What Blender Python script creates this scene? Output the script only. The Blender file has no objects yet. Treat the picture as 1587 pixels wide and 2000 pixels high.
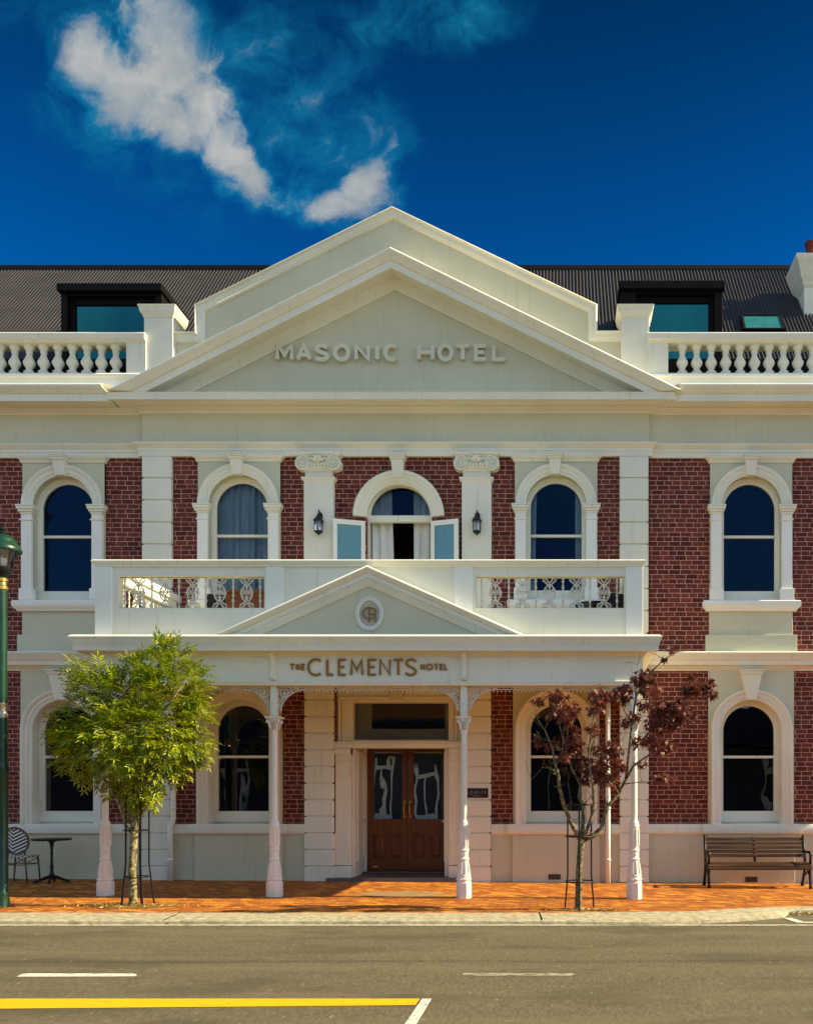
import bpy, math, random
from mathutils import Vector
random.seed(7)
R = math.radians
SC = bpy.context.scene
COL = SC.collection
# ------------------------------------------------------------------ survey: the camera stands 1.6 m over the footpath
F, VX, VY, H = 1700.0, 1095.0, 1550.0, 1.6       # focal length and principal point in photo pixels
SUN_EL, SUN_AZ = 34.0, 90.6                      # azimuth clockwise from +Y

cam = bpy.data.cameras.new('camera'); co = bpy.data.objects.new('camera', cam); COL.objects.link(co)
co.location = (0, 0, H); co.rotation_euler = (R(90), 0, 0)
cam.sensor_fit = 'HORIZONTAL'; cam.sensor_width = 36.0; cam.lens = 36.0*F/1587
cam.shift_x = -(VX-793.5)/1587; cam.shift_y = (VY-1000)/1587
cam.clip_start = 0.1; cam.clip_end = 2000
SC.camera = co
SC.view_settings.view_transform = 'Standard'; SC.view_settings.look = 'None'
SC.view_settings.exposure = 0.95; SC.view_settings.gamma = 1.0
SC.view_settings.use_curve_mapping = False
SC.render.engine = 'CYCLES'
SC.cycles.max_bounces = 8; SC.cycles.diffuse_bounces = 4; SC.cycles.glossy_bounces = 4
SC.cycles.transparent_max_bounces = 12; SC.cycles.transmission_bounces = 4
SC.cycles.caustics_reflective = False; SC.cycles.caustics_refractive = False
SC.cycles.use_denoising = True
SC.cycles.sample_clamp_indirect = 6.0

sd = bpy.data.lights.new('sun', 'SUN'); so = bpy.data.objects.new('sun', sd); COL.objects.link(so)
sd.energy = 5.0; sd.angle = R(0.5); sd.color = (1.0, 0.83, 0.50)
sv = Vector((math.sin(R(SUN_AZ))*math.cos(R(SUN_EL)), math.cos(R(SUN_AZ))*math.cos(R(SUN_EL)), math.sin(R(SUN_EL))))
so.rotation_euler = (-sv).to_track_quat('-Z', 'Y').to_euler(); so.location = (20, 0, 20)


# ------------------------------------------------------------------ node helper
class NT:
    def __init__(s, tree): s.t = tree; s.n = tree.nodes; s.l = tree.links
    def new(s, typ, ins=None, **props):
        nd = s.n.new(typ)
        for k, v in props.items(): setattr(nd, k, v)
        if ins:
            for k, v in ins.items():
                sk = nd.inputs[k]
                if isinstance(v, bpy.types.NodeSocket): s.l.new(v, sk)
                else: sk.default_value = v
        return nd
    def math(s, op, a, b=0.0, c=0.0, clamp=False):
        return s.new('ShaderNodeMath', {0: a, 1: b, 2: c}, operation=op, use_clamp=clamp).outputs[0]
    def mix(s, f, a, b, mode='MIX'):
        nd = s.new('ShaderNodeMix', None, data_type='RGBA', blend_type=mode)
        for sk, v in ((nd.inputs[0], f), (nd.inputs[6], a), (nd.inputs[7], b)):
            if isinstance(v, bpy.types.NodeSocket): s.l.new(v, sk)
            else: sk.default_value = v if not isinstance(v, tuple) or len(v) == 4 else (*v, 1)
        return nd.outputs[2]
    def rng(s, v, a, b, c=0.0, d=1.0, typ='SMOOTHSTEP'):
        return s.new('ShaderNodeMapRange', {'Value': v, 'From Min': a, 'From Max': b, 'To Min': c, 'To Max': d}, interpolation_type=typ).outputs[0]
    def noise(s, vec, scale, detail=4.0, rough=0.55, dist=0.0):
        nd = s.new('ShaderNodeTexNoise', {'Scale': scale, 'Detail': detail, 'Roughness': rough, 'Distortion': dist})
        if vec is not None: s.l.new(vec, nd.inputs['Vector'])
        return nd
    def scale(s, vec, x, y, z):
        return s.new('ShaderNodeMapping', {'Vector': vec, 'Scale': (x, y, z)}).outputs[0]


# ------------------------------------------------------------------ world
w = bpy.data.worlds.new('World'); SC.world = w; w.use_nodes = True
T = NT(w.node_tree); T.n.clear()
sky = T.new('ShaderNodeTexSky', None, sky_type='NISHITA', sun_disc=False, sun_elevation=R(SUN_EL), sun_rotation=R(SUN_AZ),
            air_density=1.0, dust_density=0.6, ozone_density=1.5, altitude=50)
dirv = T.new('ShaderNodeTexCoord').outputs['Generated']
sx = T.new('ShaderNodeSeparateXYZ', {0: dirv})
X_, Y_, Z_ = sx.outputs
north = T.rng(Y_, -0.05, 0.35)                      # the deep clear half of the sky beyond the hotel
skyc = sky.outputs[0]
elev = T.rng(Z_, 0.40, 0.70, 0.0, 1.0, 'LINEAR')
tint = T.mix(elev, (0.003, 0.32, 0.71, 1), (0.001, 0.080, 0.175, 1))
deep = T.mix(1.0, skyc, tint, 'MULTIPLY')
kk = T.new('ShaderNodeVectorMath', {0: deep, 'Scale': 0.87}, operation='SCALE').outputs[0]
# clouds over the hotel, on the plane of directions u = x/y, v = z/y
yy = T.math('MAXIMUM', Y_, 0.08)
uv = T.new('ShaderNodeCombineXYZ', {0: T.math('DIVIDE', X_, yy), 1: T.math('DIVIDE', Z_, yy), 2: 0.0}).outputs[0]
n1 = T.noise(uv, 5.5, 6.0, 0.60)
off = T.new('ShaderNodeVectorMath', {0: n1.outputs['Color'], 1: (0.5, 0.5, 0.5)}, operation='SUBTRACT').outputs[0]
uvw = T.new('ShaderNodeVectorMath', {0: off, 1: (0.10, 0.10, 0.0), 2: uv}, operation='MULTIPLY_ADD').outputs[0]
acc = None
for (px, py, a, b, ang, wt) in [
        (165, 125, 74, 74, 0, 1.0), (175, 175, 75, 40, -22, .8), (235, 165, 125, 85, -25, 1.0), (315, 60, 88, 125, 8, .95), (270, 25, 100, 50, 0, .7), (330, 140, 105, 110, 0, 1.0), (310, 215, 120, 60, -32, 1.0), (395, 220, 85, 80, -45, 1.0),
        (445, 285, 95, 55, -50, 1.0), (480, 335, 66, 48, -50, 1.0), (462, 372, 44, 24, 0, .78), (690, 388, 95, 48, 12, .92), (718, 350, 50, 82, -24, 1.0),
        (744, 290, 20, 52, -15, .62), (560, 374, 120, 34, 0, .66), (560, 150, 165, 190, 20, .38), (600, 300, 180, 120, 0, .42), (840, 40, 190, 70, 0, .34),
        (95, 40, 120, 80, 0, .28), (260, 300, 250, 80, -35, .24), (690, 250, 110, 90, 0, .40), (150, 240, 130, 60, -20, .26), (720, 430, 90, 40, 0, .45)]:
    mp = T.new('ShaderNodeMapping', {'Vector': uvw, 'Location': ((px-VX)/F, (VY-py)/F, 0), 'Rotation': (0, 0, R(ang)), 'Scale': (a/F, b/F, 1)}, vector_type='TEXTURE').outputs[0]
    ln = T.new('ShaderNodeVectorMath', {0: mp}, operation='LENGTH').outputs['Value']
    g = T.rng(ln, 1.65, 0.20, 0.0, wt)
    acc = g if acc is None else T.math('MAXIMUM', acc, g)
n2 = T.noise(uvw, 15.0, 10.0, 0.66, 0.4)
nz = T.math('SUBTRACT', n2.outputs['Fac'], 0.5)
edge = T.math('MULTIPLY', T.math('MULTIPLY', acc, T.math('SUBTRACT', 1.12, acc)), 5.5)
dens = T.math('MULTIPLY_ADD', nz, edge, T.math('MULTIPLY', acc, 0.97), clamp=True)
n4 = T.noise(uvw, 6.0, 6.0, 0.6, 0.6)
wisp = T.math('MULTIPLY', T.rng(dens, 0.04, 0.62), T.rng(n4.outputs['Fac'], 0.30, 0.66, 0.40, 1.0))
core = T.rng(dens, 0.44, 1.06)
front = T.mix(T.math('MULTIPLY', wisp, 0.80), kk, (0.035, 0.95, 1.75, 1))
white = T.mix(T.rng(T.noise(uvw, 11.0, 8.0, 0.6).outputs['Fac'], 0.32, 0.66), (1.35, 1.55, 1.68, 1), (2.25, 2.28, 2.2, 1))
front = T.mix(core, front, white)
# the half of the sky over the street behind the camera: brighter, unseen broken cloud added as fill light for the facade
n3 = T.noise(dirv, 2.6, 6.0, 0.6)
back = T.new('ShaderNodeVectorMath', {0: skyc, 'Scale': 0.80}, operation='SCALE').outputs[0]
back = T.mix(T.math('MULTIPLY', T.rng(n3.outputs['Fac'], 0.46, 0.62), 0.75), back, (2.2, 3.3, 4.1, 1))
fin = T.mix(north, back, front)
bg = T.new('ShaderNodeBackground', {'Color': fin, 'Strength': 0.12})
T.new('ShaderNodeOutputWorld', {'Surface': bg.outputs[0]})


# ------------------------------------------------------------------ materials
def material(name):
    m = bpy.data.materials.new(name); m.use_nodes = True
    t = NT(m.node_tree); t.n.clear()
    out = t.new('ShaderNodeOutputMaterial')
    bs = t.new('ShaderNodeBsdfPrincipled'); t.l.new(bs.outputs[0], out.inputs[0])
    t.pos = t.new('ShaderNodeNewGeometry').outputs['Position']
    t.bs = bs; t.out = out
    return m, t
def setin(t, **k):
    for kk_, v in k.items():
        sk = t.bs.inputs[kk_.replace('_', ' ')]
        if isinstance(v, bpy.types.NodeSocket): t.l.new(v, sk)
        else: sk.default_value = v if not (isinstance(v, tuple) and len(v) == 3) else (*v, 1)
def bump(t, height, strength=0.3, dist=0.01):
    b = t.new('ShaderNodeBump', {'Height': height, 'Strength': strength, 'Distance': dist})
    t.l.new(b.outputs[0], t.bs.inputs['Normal'])

def plain(name, c, rough=0.6, metal=0.0, var=0.12, sc=6.0, spec=0.4, bmp=0.0):
    m, t = material(name)
    n = t.noise(t.pos, sc, 5.0)
    f = t.rng(n.outputs['Fac'], 0.3, 0.7)
    a = tuple(x*(1-var) for x in c); b = tuple(min(1, x*(1+var)) for x in c)
    setin(t, Base_Color=t.mix(f, a, b), Roughness=rough, Metallic=metal, Specular_IOR_Level=spec)
    if bmp: bump(t, t.noise(t.pos, sc*10, 3.0).outputs['Fac'], bmp, 0.004)
    return m

def paint(name, c, dirt=0.22):
    """old masonry paint: faint patchiness, rain streaks, trowel unevenness"""
    m, t = material(name)
    big = t.rng(t.noise(t.pos, 0.9, 4.0).outputs['Fac'], 0.32, 0.7)
    col = t.mix(big, tuple(x*0.95 for x in c), tuple(min(1, x*1.04) for x in c))
    st = t.noise(t.scale(t.pos, 13.0, 13.0, 0.8), 1.0, 6.0, 0.66)
    f = t.math('MULTIPLY', t.rng(st.outputs['Fac'], 0.55, 0.80), dirt*1.6)
    col = t.mix(f, col, (c[0]*.62, c[1]*.58, c[2]*.50))
    sp = t.rng(t.noise(t.pos, 38.0, 3.0).outputs['Fac'], 0.66, 0.76)
    col = t.mix(t.math('MULTIPLY', sp, dirt*0.7), col, (c[0]*.5, c[1]*.46, c[2]*.38))
    setin(t, Base_Color=col, Roughness=0.62, Specular_IOR_Level=0.3)
    h = t.math('ADD', t.math('MULTIPLY', t.noise(t.pos, 3.5, 3.0).outputs['Fac'], 3.0), t.noise(t.pos, 45.0, 3.0).outputs['Fac'])
    bump(t, h, 0.22, 0.004)
    return m

TRIM = paint('trim_paint', (0.79, 0.775, 0.665), 0.42)
BODY = paint('wall_paint', (0.605, 0.582, 0.435), 0.32)
PALE = paint('pale_paint', (0.84, 0.84, 0.79), 0.16)

def brick_mat():
    m, t = material('brick')
    s = t.new('ShaderNodeSeparateXYZ', {0: t.pos}).outputs
    wob = t.noise(t.pos, 2.2, 2.0)
    vx = t.math('ADD', s[0], s[1])
    v = t.new('ShaderNodeCombineXYZ', {0: vx, 1: t.math('ADD', s[2], t.math('MULTIPLY', t.math('SUBTRACT', wob.outputs['Fac'], 0.5), 0.012)), 2: 0.0}).outputs[0]
    b = t.new('ShaderNodeTexBrick', {'Vector': v, 'Color1': (0.082, 0.011, 0.009, 1), 'Color2': (0.225, 0.044, 0.028, 1), 'Mortar': (0.80, 0.43, 0.34, 1),
              'Scale': 1.0, 'Mortar Size': 0.0052, 'Mortar Smooth': 0.15, 'Bias': 0.0, 'Brick Width': 0.215, 'Row Height': 0.0876}, offset=0.5, offset_frequency=2, squash=0.72, squash_frequency=3)
    n = t.noise(t.pos, 26.0, 5.0, 0.65)
    patch = t.rng(t.noise(t.pos, 1.1, 4.0).outputs['Fac'], 0.35, 0.68)
    col = t.mix(t.math('MULTIPLY', patch, 0.40), t.mix(b.outputs['Fac'], b.outputs['Color'], (0.10, 0.018, 0.014)), (0.125, 0.038, 0.016), 'MIX')
    fade = t.rng(t.noise(t.pos, 3.2, 5.0, 0.7).outputs['Fac'], 0.34, 0.56, 0.60, 1.0)
    col = t.mix(t.math('MULTIPLY', b.outputs['Fac'], fade), col, b.outputs['Color'])
    col = t.mix(t.rng(n.outputs['Fac'], 0.35, 0.7), col, t.mix(1.0, col, (0.62, 0.60, 0.58), 'MULTIPLY'))
    setin(t, Base_Color=col, Roughness=0.72, Specular_IOR_Level=0.3)
    bump(t, t.math('SUBTRACT', t.math('MULTIPLY', n.outputs['Fac'], 0.35), b.outputs['Fac']), 0.6, 0.006)
    return m
BRICK = brick_mat()

def paver_mat():
    m, t = material('clay_pavers')
    s = t.new('ShaderNodeSeparateXYZ', {0: t.pos}).outputs
    # herringbone-like weave behind the drain line, stretcher courses in front
    rot = t.new('ShaderNodeMapping', {'Vector': t.pos, 'Rotation': (0, 0, R(45))}).outputs[0]
    kw = {'Color1': (0.52, 0.175, 0.015, 1), 'Color2': (0.33, 0.090, 0.012, 1), 'Mortar': (0.085, 0.026, 0.008, 1), 'Scale': 1.0, 'Mortar Size': 0.0065, 'Mortar Smooth': 0.1,
          'Bias': 0.1, 'Brick Width': 0.23, 'Row Height': 0.115}
    b1 = t.new('ShaderNodeTexBrick', {'Vector': rot, **kw}, offset=0.5)
    b2 = t.new('ShaderNodeTexBrick', {'Vector': t.pos, **kw}, offset=0.5)
    f = t.rng(s[1], 13.52, 13.54)
    col = t.mix(f, b2.outputs['Color'], b1.outputs['Color'])
    cell = t.new('ShaderNodeTexVoronoi', {'Vector': t.scale(rot, 4.4, 8.8, 1.0), 'Scale': 1.0})
    col = t.mix(t.rng(t.new('ShaderNodeSeparateColor', {0: cell.outputs['Color']}).outputs[0], 0.55, 1.0), col, (0.62, 0.25, 0.03))
    n = t.noise(t.pos, 1.6, 6.0, 0.7)
    col = t.mix(t.math('MULTIPLY', t.rng(n.outputs['Fac'], 0.46, 0.70), 0.62), col, (0.20, 0.070, 0.020))
    n5 = t.noise(t.scale(t.pos, 9.0, 5.0, 1.0), 1.0, 6.0, 0.7)
    col = t.mix(t.math('MULTIPLY', t.rng(n5.outputs['Fac'], 0.54, 0.70), 0.6), col, (0.15, 0.040, 0.012))
    col = t.mix(t.math('MULTIPLY', t.rng(n5.outputs['Fac'], 0.40, 0.28), 0.5), col, (0.66, 0.33, 0.09))
    gum = t.rng(t.noise(t.pos, 13.0, 1.0).outputs['Fac'], 0.76, 0.78)
    col = t.mix(t.math('MULTIPLY', gum, 0.6), col, (0.10, 0.07, 0.05))
    # worn pale patch before the entrance and the drain joint
    ex = t.math('POWER', t.math('DIVIDE', t.math('ADD', s[0], 2.55), 0.95), 2.0)
    ey = t.math('POWER', t.math('DIVIDE', t.math('SUBTRACT', s[1], 14.15), 0.55), 2.0)
    pt = t.rng(t.math('ADD', t.math('ADD', ex, ey), t.math('MULTIPLY', t.noise(t.pos, 7.0, 4.0).outputs['Fac'], 1.2)), 1.5, 0.8)
    col = t.mix(t.math('MULTIPLY', pt, 0.75), col, (0.30, 0.24, 0.13))
    dj = t.rng(t.math('ABSOLUTE', t.math('SUBTRACT', s[1], 13.50)), 0.035, 0.015)
    col = t.mix(t.math('MULTIPLY', dj, 0.85), col, (0.05, 0.022, 0.012))
    dj2 = t.rng(t.math('ABSOLUTE', t.math('SUBTRACT', s[1], 12.45)), 0.03, 0.012)
    col = t.mix(t.math('MULTIPLY', dj2, 0.6), col, (0.08, 0.03, 0.015))
    setin(t, Base_Color=col, Roughness=0.7, Specular_IOR_Level=0.3)
    bump(t, t.math('SUBTRACT', t.math('MULTIPLY', t.noise(t.pos, 30.0, 4.0).outputs['Fac'], 0.6), b1.outputs['Fac']), 0.6, 0.008)
    return m
PAVER = paver_mat()

def asphalt_mat():
    m, t = material('chip_seal')
    n = t.noise(t.pos, 55.0, 4.0, 0.7)
    grit = t.noise(t.pos, 190.0, 2.0, 0.6)
    lane = t.noise(t.scale(t.pos, 0.10, 1.5, 1.0), 1.0, 4.0, 0.6)
    patch = t.noise(t.scale(t.pos, 0.5, 1.2, 1.0), 1.1, 6.0, 0.62)
    chip = t.noise(t.scale(t.pos, 38.0, 9.0, 1.0), 1.0, 5.0, 0.75)
    blot = t.noise(t.scale(t.pos, 7.0, 2.4, 1.0), 1.0, 6.0, 0.7)
    col = t.mix(t.rng(chip.outputs['Fac'], 0.34, 0.66), (0.098, 0.083, 0.048), (0.172, 0.148, 0.090))
    col = t.mix(t.math('MULTIPLY', t.rng(lane.outputs['Fac'], 0.42, 0.66), 0.5), col, (0.180, 0.155, 0.092))
    col = t.mix(t.math('MULTIPLY', t.rng(patch.outputs['Fac'], 0.48, 0.66), 0.70), col, (0.085, 0.072, 0.044))
    col = t.mix(t.math('MULTIPLY', t.rng(blot.outputs['Fac'], 0.55, 0.72), 0.35), col, (0.065, 0.055, 0.036))
    col = t.mix(t.math('MULTIPLY', t.rng(blot.outputs['Fac'], 0.42, 0.28), 0.45), col, (0.230, 0.200, 0.130))
    s = t.new('ShaderNodeSeparateXYZ', {0: t.pos}).outputs
    seam = t.rng(t.math('ABSOLUTE', t.math('SUBTRACT', t.math('ADD', s[1], t.math('MULTIPLY', t.noise(t.scale(t.pos, 0.6, 0.2, 1), 1.0, 4.0).outputs['Fac'], 0.25)), 8.74)), 0.10, 0.01)
    col = t.mix(t.math('MULTIPLY', seam, t.rng(n.outputs['Fac'], 0.40, 0.60, 0.0, 0.75)), col, (0.050, 0.040, 0.022))
    spk = t.rng(t.noise(t.scale(t.pos, 26.0, 9.0, 1.0), 1.0, 2.0).outputs['Fac'], 0.68, 0.74)
    col = t.mix(spk, col, (0.30, 0.26, 0.16))
    blk = t.rng(t.noise(t.scale(t.pos, 6.0, 14.0, 1.0), 1.0, 4.0).outputs['Fac'], 0.68, 0.74)
    col = t.mix(t.math('MULTIPLY', blk, 0.8), col, (0.045, 0.036, 0.02))
    setin(t, Base_Color=col, Roughness=0.88, Specular_IOR_Level=0.25)
    bump(t, t.math('ADD', n.outputs['Fac'], grit.outputs['Fac']), 0.7, 0.008)
    return m
ASPHALT = asphalt_mat()

def concrete_mat():
    m, t = material('kerb_concrete')
    n = t.noise(t.pos, 9.0, 7.0, 0.68)
    col = t.mix(t.rng(n.outputs['Fac'], 0.32, 0.68), (0.30, 0.255, 0.155), (0.52, 0.47, 0.34))
    pit = t.rng(t.noise(t.scale(t.pos, 14.0, 30.0, 30.0), 1.0, 5.0, 0.65).outputs['Fac'], 0.55, 0.66)
    col = t.mix(t.math('MULTIPLY', pit, 0.75), col, (0.14, 0.11, 0.055))
    setin(t, Base_Color=col, Roughness=0.85, Specular_IOR_Level=0.25)
    bump(t, n.outputs['Fac'], 0.7, 0.02)
    return m
CONCRETE = concrete_mat()

def marking_mat(name, c, wear):
    m, t = material(name)
    n = t.noise(t.scale(t.pos, 9.0, 26.0, 1.0), 1.0, 6.0, 0.7)
    f = t.rng(n.outputs['Fac'], wear, wear+0.10)
    col = t.mix(f, c, (0.13, 0.105, 0.055))
    setin(t, Base_Color=col, Roughness=0.75, Specular_IOR_Level=0.3)
    bump(t, t.noise(t.pos, 120.0, 3.0).outputs['Fac'], 0.5, 0.006)
    return m
WHITE_MARK = marking_mat('white_marking', (0.68, 0.66, 0.56), 0.54)
WORN_MARK = marking_mat('worn_marking', (0.40, 0.37, 0.27), 0.47)
YELLOW_MARK = marking_mat('yellow_marking', (0.80, 0.43, 0.001), 0.59)

ROOF = plain('roof_steel', (0.030, 0.026, 0.025), 0.45, 0.0, 0.18, 2.0, 0.5)
DARK_METAL = plain('dark_cladding', (0.005, 0.004, 0.004), 0.6, 0.0, 0.2, 3.0, 0.12)
IRON = plain('black_iron', (0.012, 0.012, 0.013), 0.45, 0.3, 0.2, 9.0)
CAST = plain('cast_iron_paint', (0.66, 0.63, 0.54), 0.5, 0.0, 0.10, 14.0)
COLUMN = paint('column_paint', (0.78, 0.75, 0.69), 0.25)
GREEN = plain('green_lamp_paint', (0.004, 0.040, 0.018), 0.32, 0.0, 0.2, 5.0, 0.55)
BRASS = plain('brass', (0.72, 0.45, 0.12), 0.28, 0.9, 0.12, 20.0)
GOLD_LETTER = plain('bronze_letter', (0.27, 0.135, 0.035), 0.45, 0.25, 0.10, 20.0)
GILT = plain('gilt_edge', (0.62, 0.38, 0.13), 0.45, 0.2, 0.10, 20.0)
STEEL = plain('brushed_steel', (0.45, 0.38, 0.33), 0.35, 0.8, 0.1, 20.0)
BARK = plain('pale_bark', (0.21, 0.185, 0.095), 0.85, 0.0, 0.85, 24.0, 0.2, 0.6)
MAPLE_BARK = plain('maple_bark', (0.15, 0.12, 0.065), 0.85, 0.0, 0.8, 26.0, 0.2, 0.6)
CURTAIN = plain('grey_curtain', (0.72, 0.74, 0.74), 0.85, 0.0, 0.05, 3.0, 0.1)
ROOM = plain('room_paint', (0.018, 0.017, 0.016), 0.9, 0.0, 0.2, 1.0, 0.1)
TERRACOTTA = plain('terracotta', (0.10, 0.012, 0.012), 0.7)
RATTAN = plain('rattan', (0.13, 0.085, 0.045), 0.55, 0.0, 0.25, 30.0)
ORANGE = plain('orange_fabric', (0.75, 0.30, 0.03), 0.8)
BROWN = plain('brown_timber', (0.16, 0.05, 0.015), 0.5, 0.0, 0.25, 7.0)
BLUE_DOT = plain('dark_blue_dot', (0.01, 0.03, 0.09), 0.6)
MEDAL = plain('medallion_field', (0.46, 0.43, 0.34), 0.6)
LETTER = paint('raised_letter_paint', (0.70, 0.67, 0.52), 0.1)
SHOP = plain('shop_wall', (0.06, 0.06, 0.07), 0.8)
SHOP_TRIM = plain('shop_trim', (0.88, 0.84, 0.66), 0.6)

def timber_mat(name, a, b, rough, ax):
    m, t = material(name)
    sc = {'x': (0.9, 22, 22), 'z': (24, 24, 1.1)}[ax]
    n = t.noise(t.scale(t.pos, *sc), 1.0, 6.0, 0.65, 0.6)
    setin(t, Base_Color=t.mix(t.rng(n.outputs['Fac'], 0.3, 0.7), a, b), Roughness=rough, Specular_IOR_Level=0.5 if ax == 'z' else 0.15)
    bump(t, n.outputs['Fac'], 0.25, 0.003)
    return m
DOOR_WOOD = timber_mat('varnished_door', (0.085, 0.022, 0.005), (0.165, 0.052, 0.012), 0.28, 'z')
BENCH_WOOD = timber_mat('bench_timber', (0.026, 0.012, 0.007), (0.105, 0.052, 0.026), 0.6, 'x')

def glass_mat(name, tint, refl, wavy=0.0, rcol=(1, 1, 1)):
    m = bpy.data.materials.new(name); m.use_nodes = True
    t = NT(m.node_tree); t.n.clear()
    out = t.new('ShaderNodeOutputMaterial')
    tr = t.new('ShaderNodeBsdfTransparent', {'Color': (*tint, 1)})
    gl = t.new('ShaderNodeBsdfGlossy', {'Color': (*rcol, 1), 'Roughness': 0.0})
    fr = t.new('ShaderNodeFresnel', {'IOR': 1.5})
    f = t.math('ADD', t.math('MULTIPLY', fr.outputs[0], 1.0), refl, clamp=True)
    if wavy:
        pos = t.new('ShaderNodeNewGeometry').outputs['Position']
        n = t.noise(t.scale(pos, 2.2, 1.0, 1.5), 1.5, 0.6, 0.4)
        b = t.new('ShaderNodeBump', {'Height': n.outputs['Fac'], 'Strength': 1.0, 'Distance': wavy})
        t.l.new(b.outputs[0], gl.inputs['Normal'])
    mx = t.new('ShaderNodeMixShader', {0: f, 1: tr.outputs[0], 2: gl.outputs[0]})
    t.l.new(mx.outputs[0], out.inputs[0])
    return m
GLASS = glass_mat('window_glass', (0.80, 0.86, 0.88), 0.0, 0.0, (0.07, 0.20, 0.44))
GLASS_LOW = glass_mat('street_window_glass', (0.86, 0.86, 0.84), 0.015, 0.0015)
DOOR_GLASS = glass_mat('door_glass', (0.35, 0.36, 0.38), 0.26, 0.0013)
TEAL_GLASS = glass_mat('tinted_roof_glass', (0.04, 0.08, 0.09), 0.16, 0.0, (0.10, 0.68, 0.72))
LAMP_GLASS = glass_mat('lantern_glass', (0.92, 0.93, 0.93), 0.04)

def leaf_mat(name, a, b, tr):
    m, t = material(name)
    n = t.noise(t.pos, 7.0, 4.0)
    ob = t.new('ShaderNodeTexVoronoi', {'Vector': t.pos, 'Scale': 14.0})
    col = t.mix(t.rng(n.outputs['Fac'], 0.35, 0.65), a, b)
    col = t.mix(t.math('MULTIPLY', t.new('ShaderNodeSeparateColor', {0: ob.outputs['Color']}).outputs[0], 0.4), col, tuple(x*1.5 for x in b))
    setin(t, Base_Color=col, Roughness=0.42, Specular_IOR_Level=0.45)
    tl = t.new('ShaderNodeBsdfTranslucent', {'Color': col})
    mx = t.new('ShaderNodeMixShader', {0: tr, 1: t.bs.outputs[0], 2: tl.outputs[0]})
    t.l.new(mx.outputs[0], t.out.inputs[0])
    return m
ASH_LEAF = leaf_mat('ash_leaf', (0.060, 0.125, 0.003), (0.345, 0.385, 0.006), 0.32)
MAPLE_LEAF = leaf_mat('maple_leaf', (0.058, 0.012, 0.008), (0.190, 0.048, 0.026), 0.34)
LITTER = leaf_mat('fallen_leaf', (0.26, 0.15, 0.02), (0.50, 0.34, 0.08), 0.1)

def chevron_mat():
    m, t = material('black_white_weave')
    s = t.new('ShaderNodeSeparateXYZ', {0: t.pos}).outputs
    d = t.math('ABSOLUTE', t.math('SUBTRACT', s[0], -9.81))
    ph = t.math('FRACT', t.math('MULTIPLY', t.math('SUBTRACT', t.math('ADD', s[2], t.math('MULTIPLY', s[1], 0.6)), t.math('MULTIPLY', d, 1.0)), 15.0))
    f = t.rng(ph, 0.48, 0.52)
    setin(t, Base_Color=t.mix(f, (0.02, 0.02, 0.03), (0.78, 0.76, 0.72)), Roughness=0.5)
    return m
CHEVRON = chevron_mat()


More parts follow.
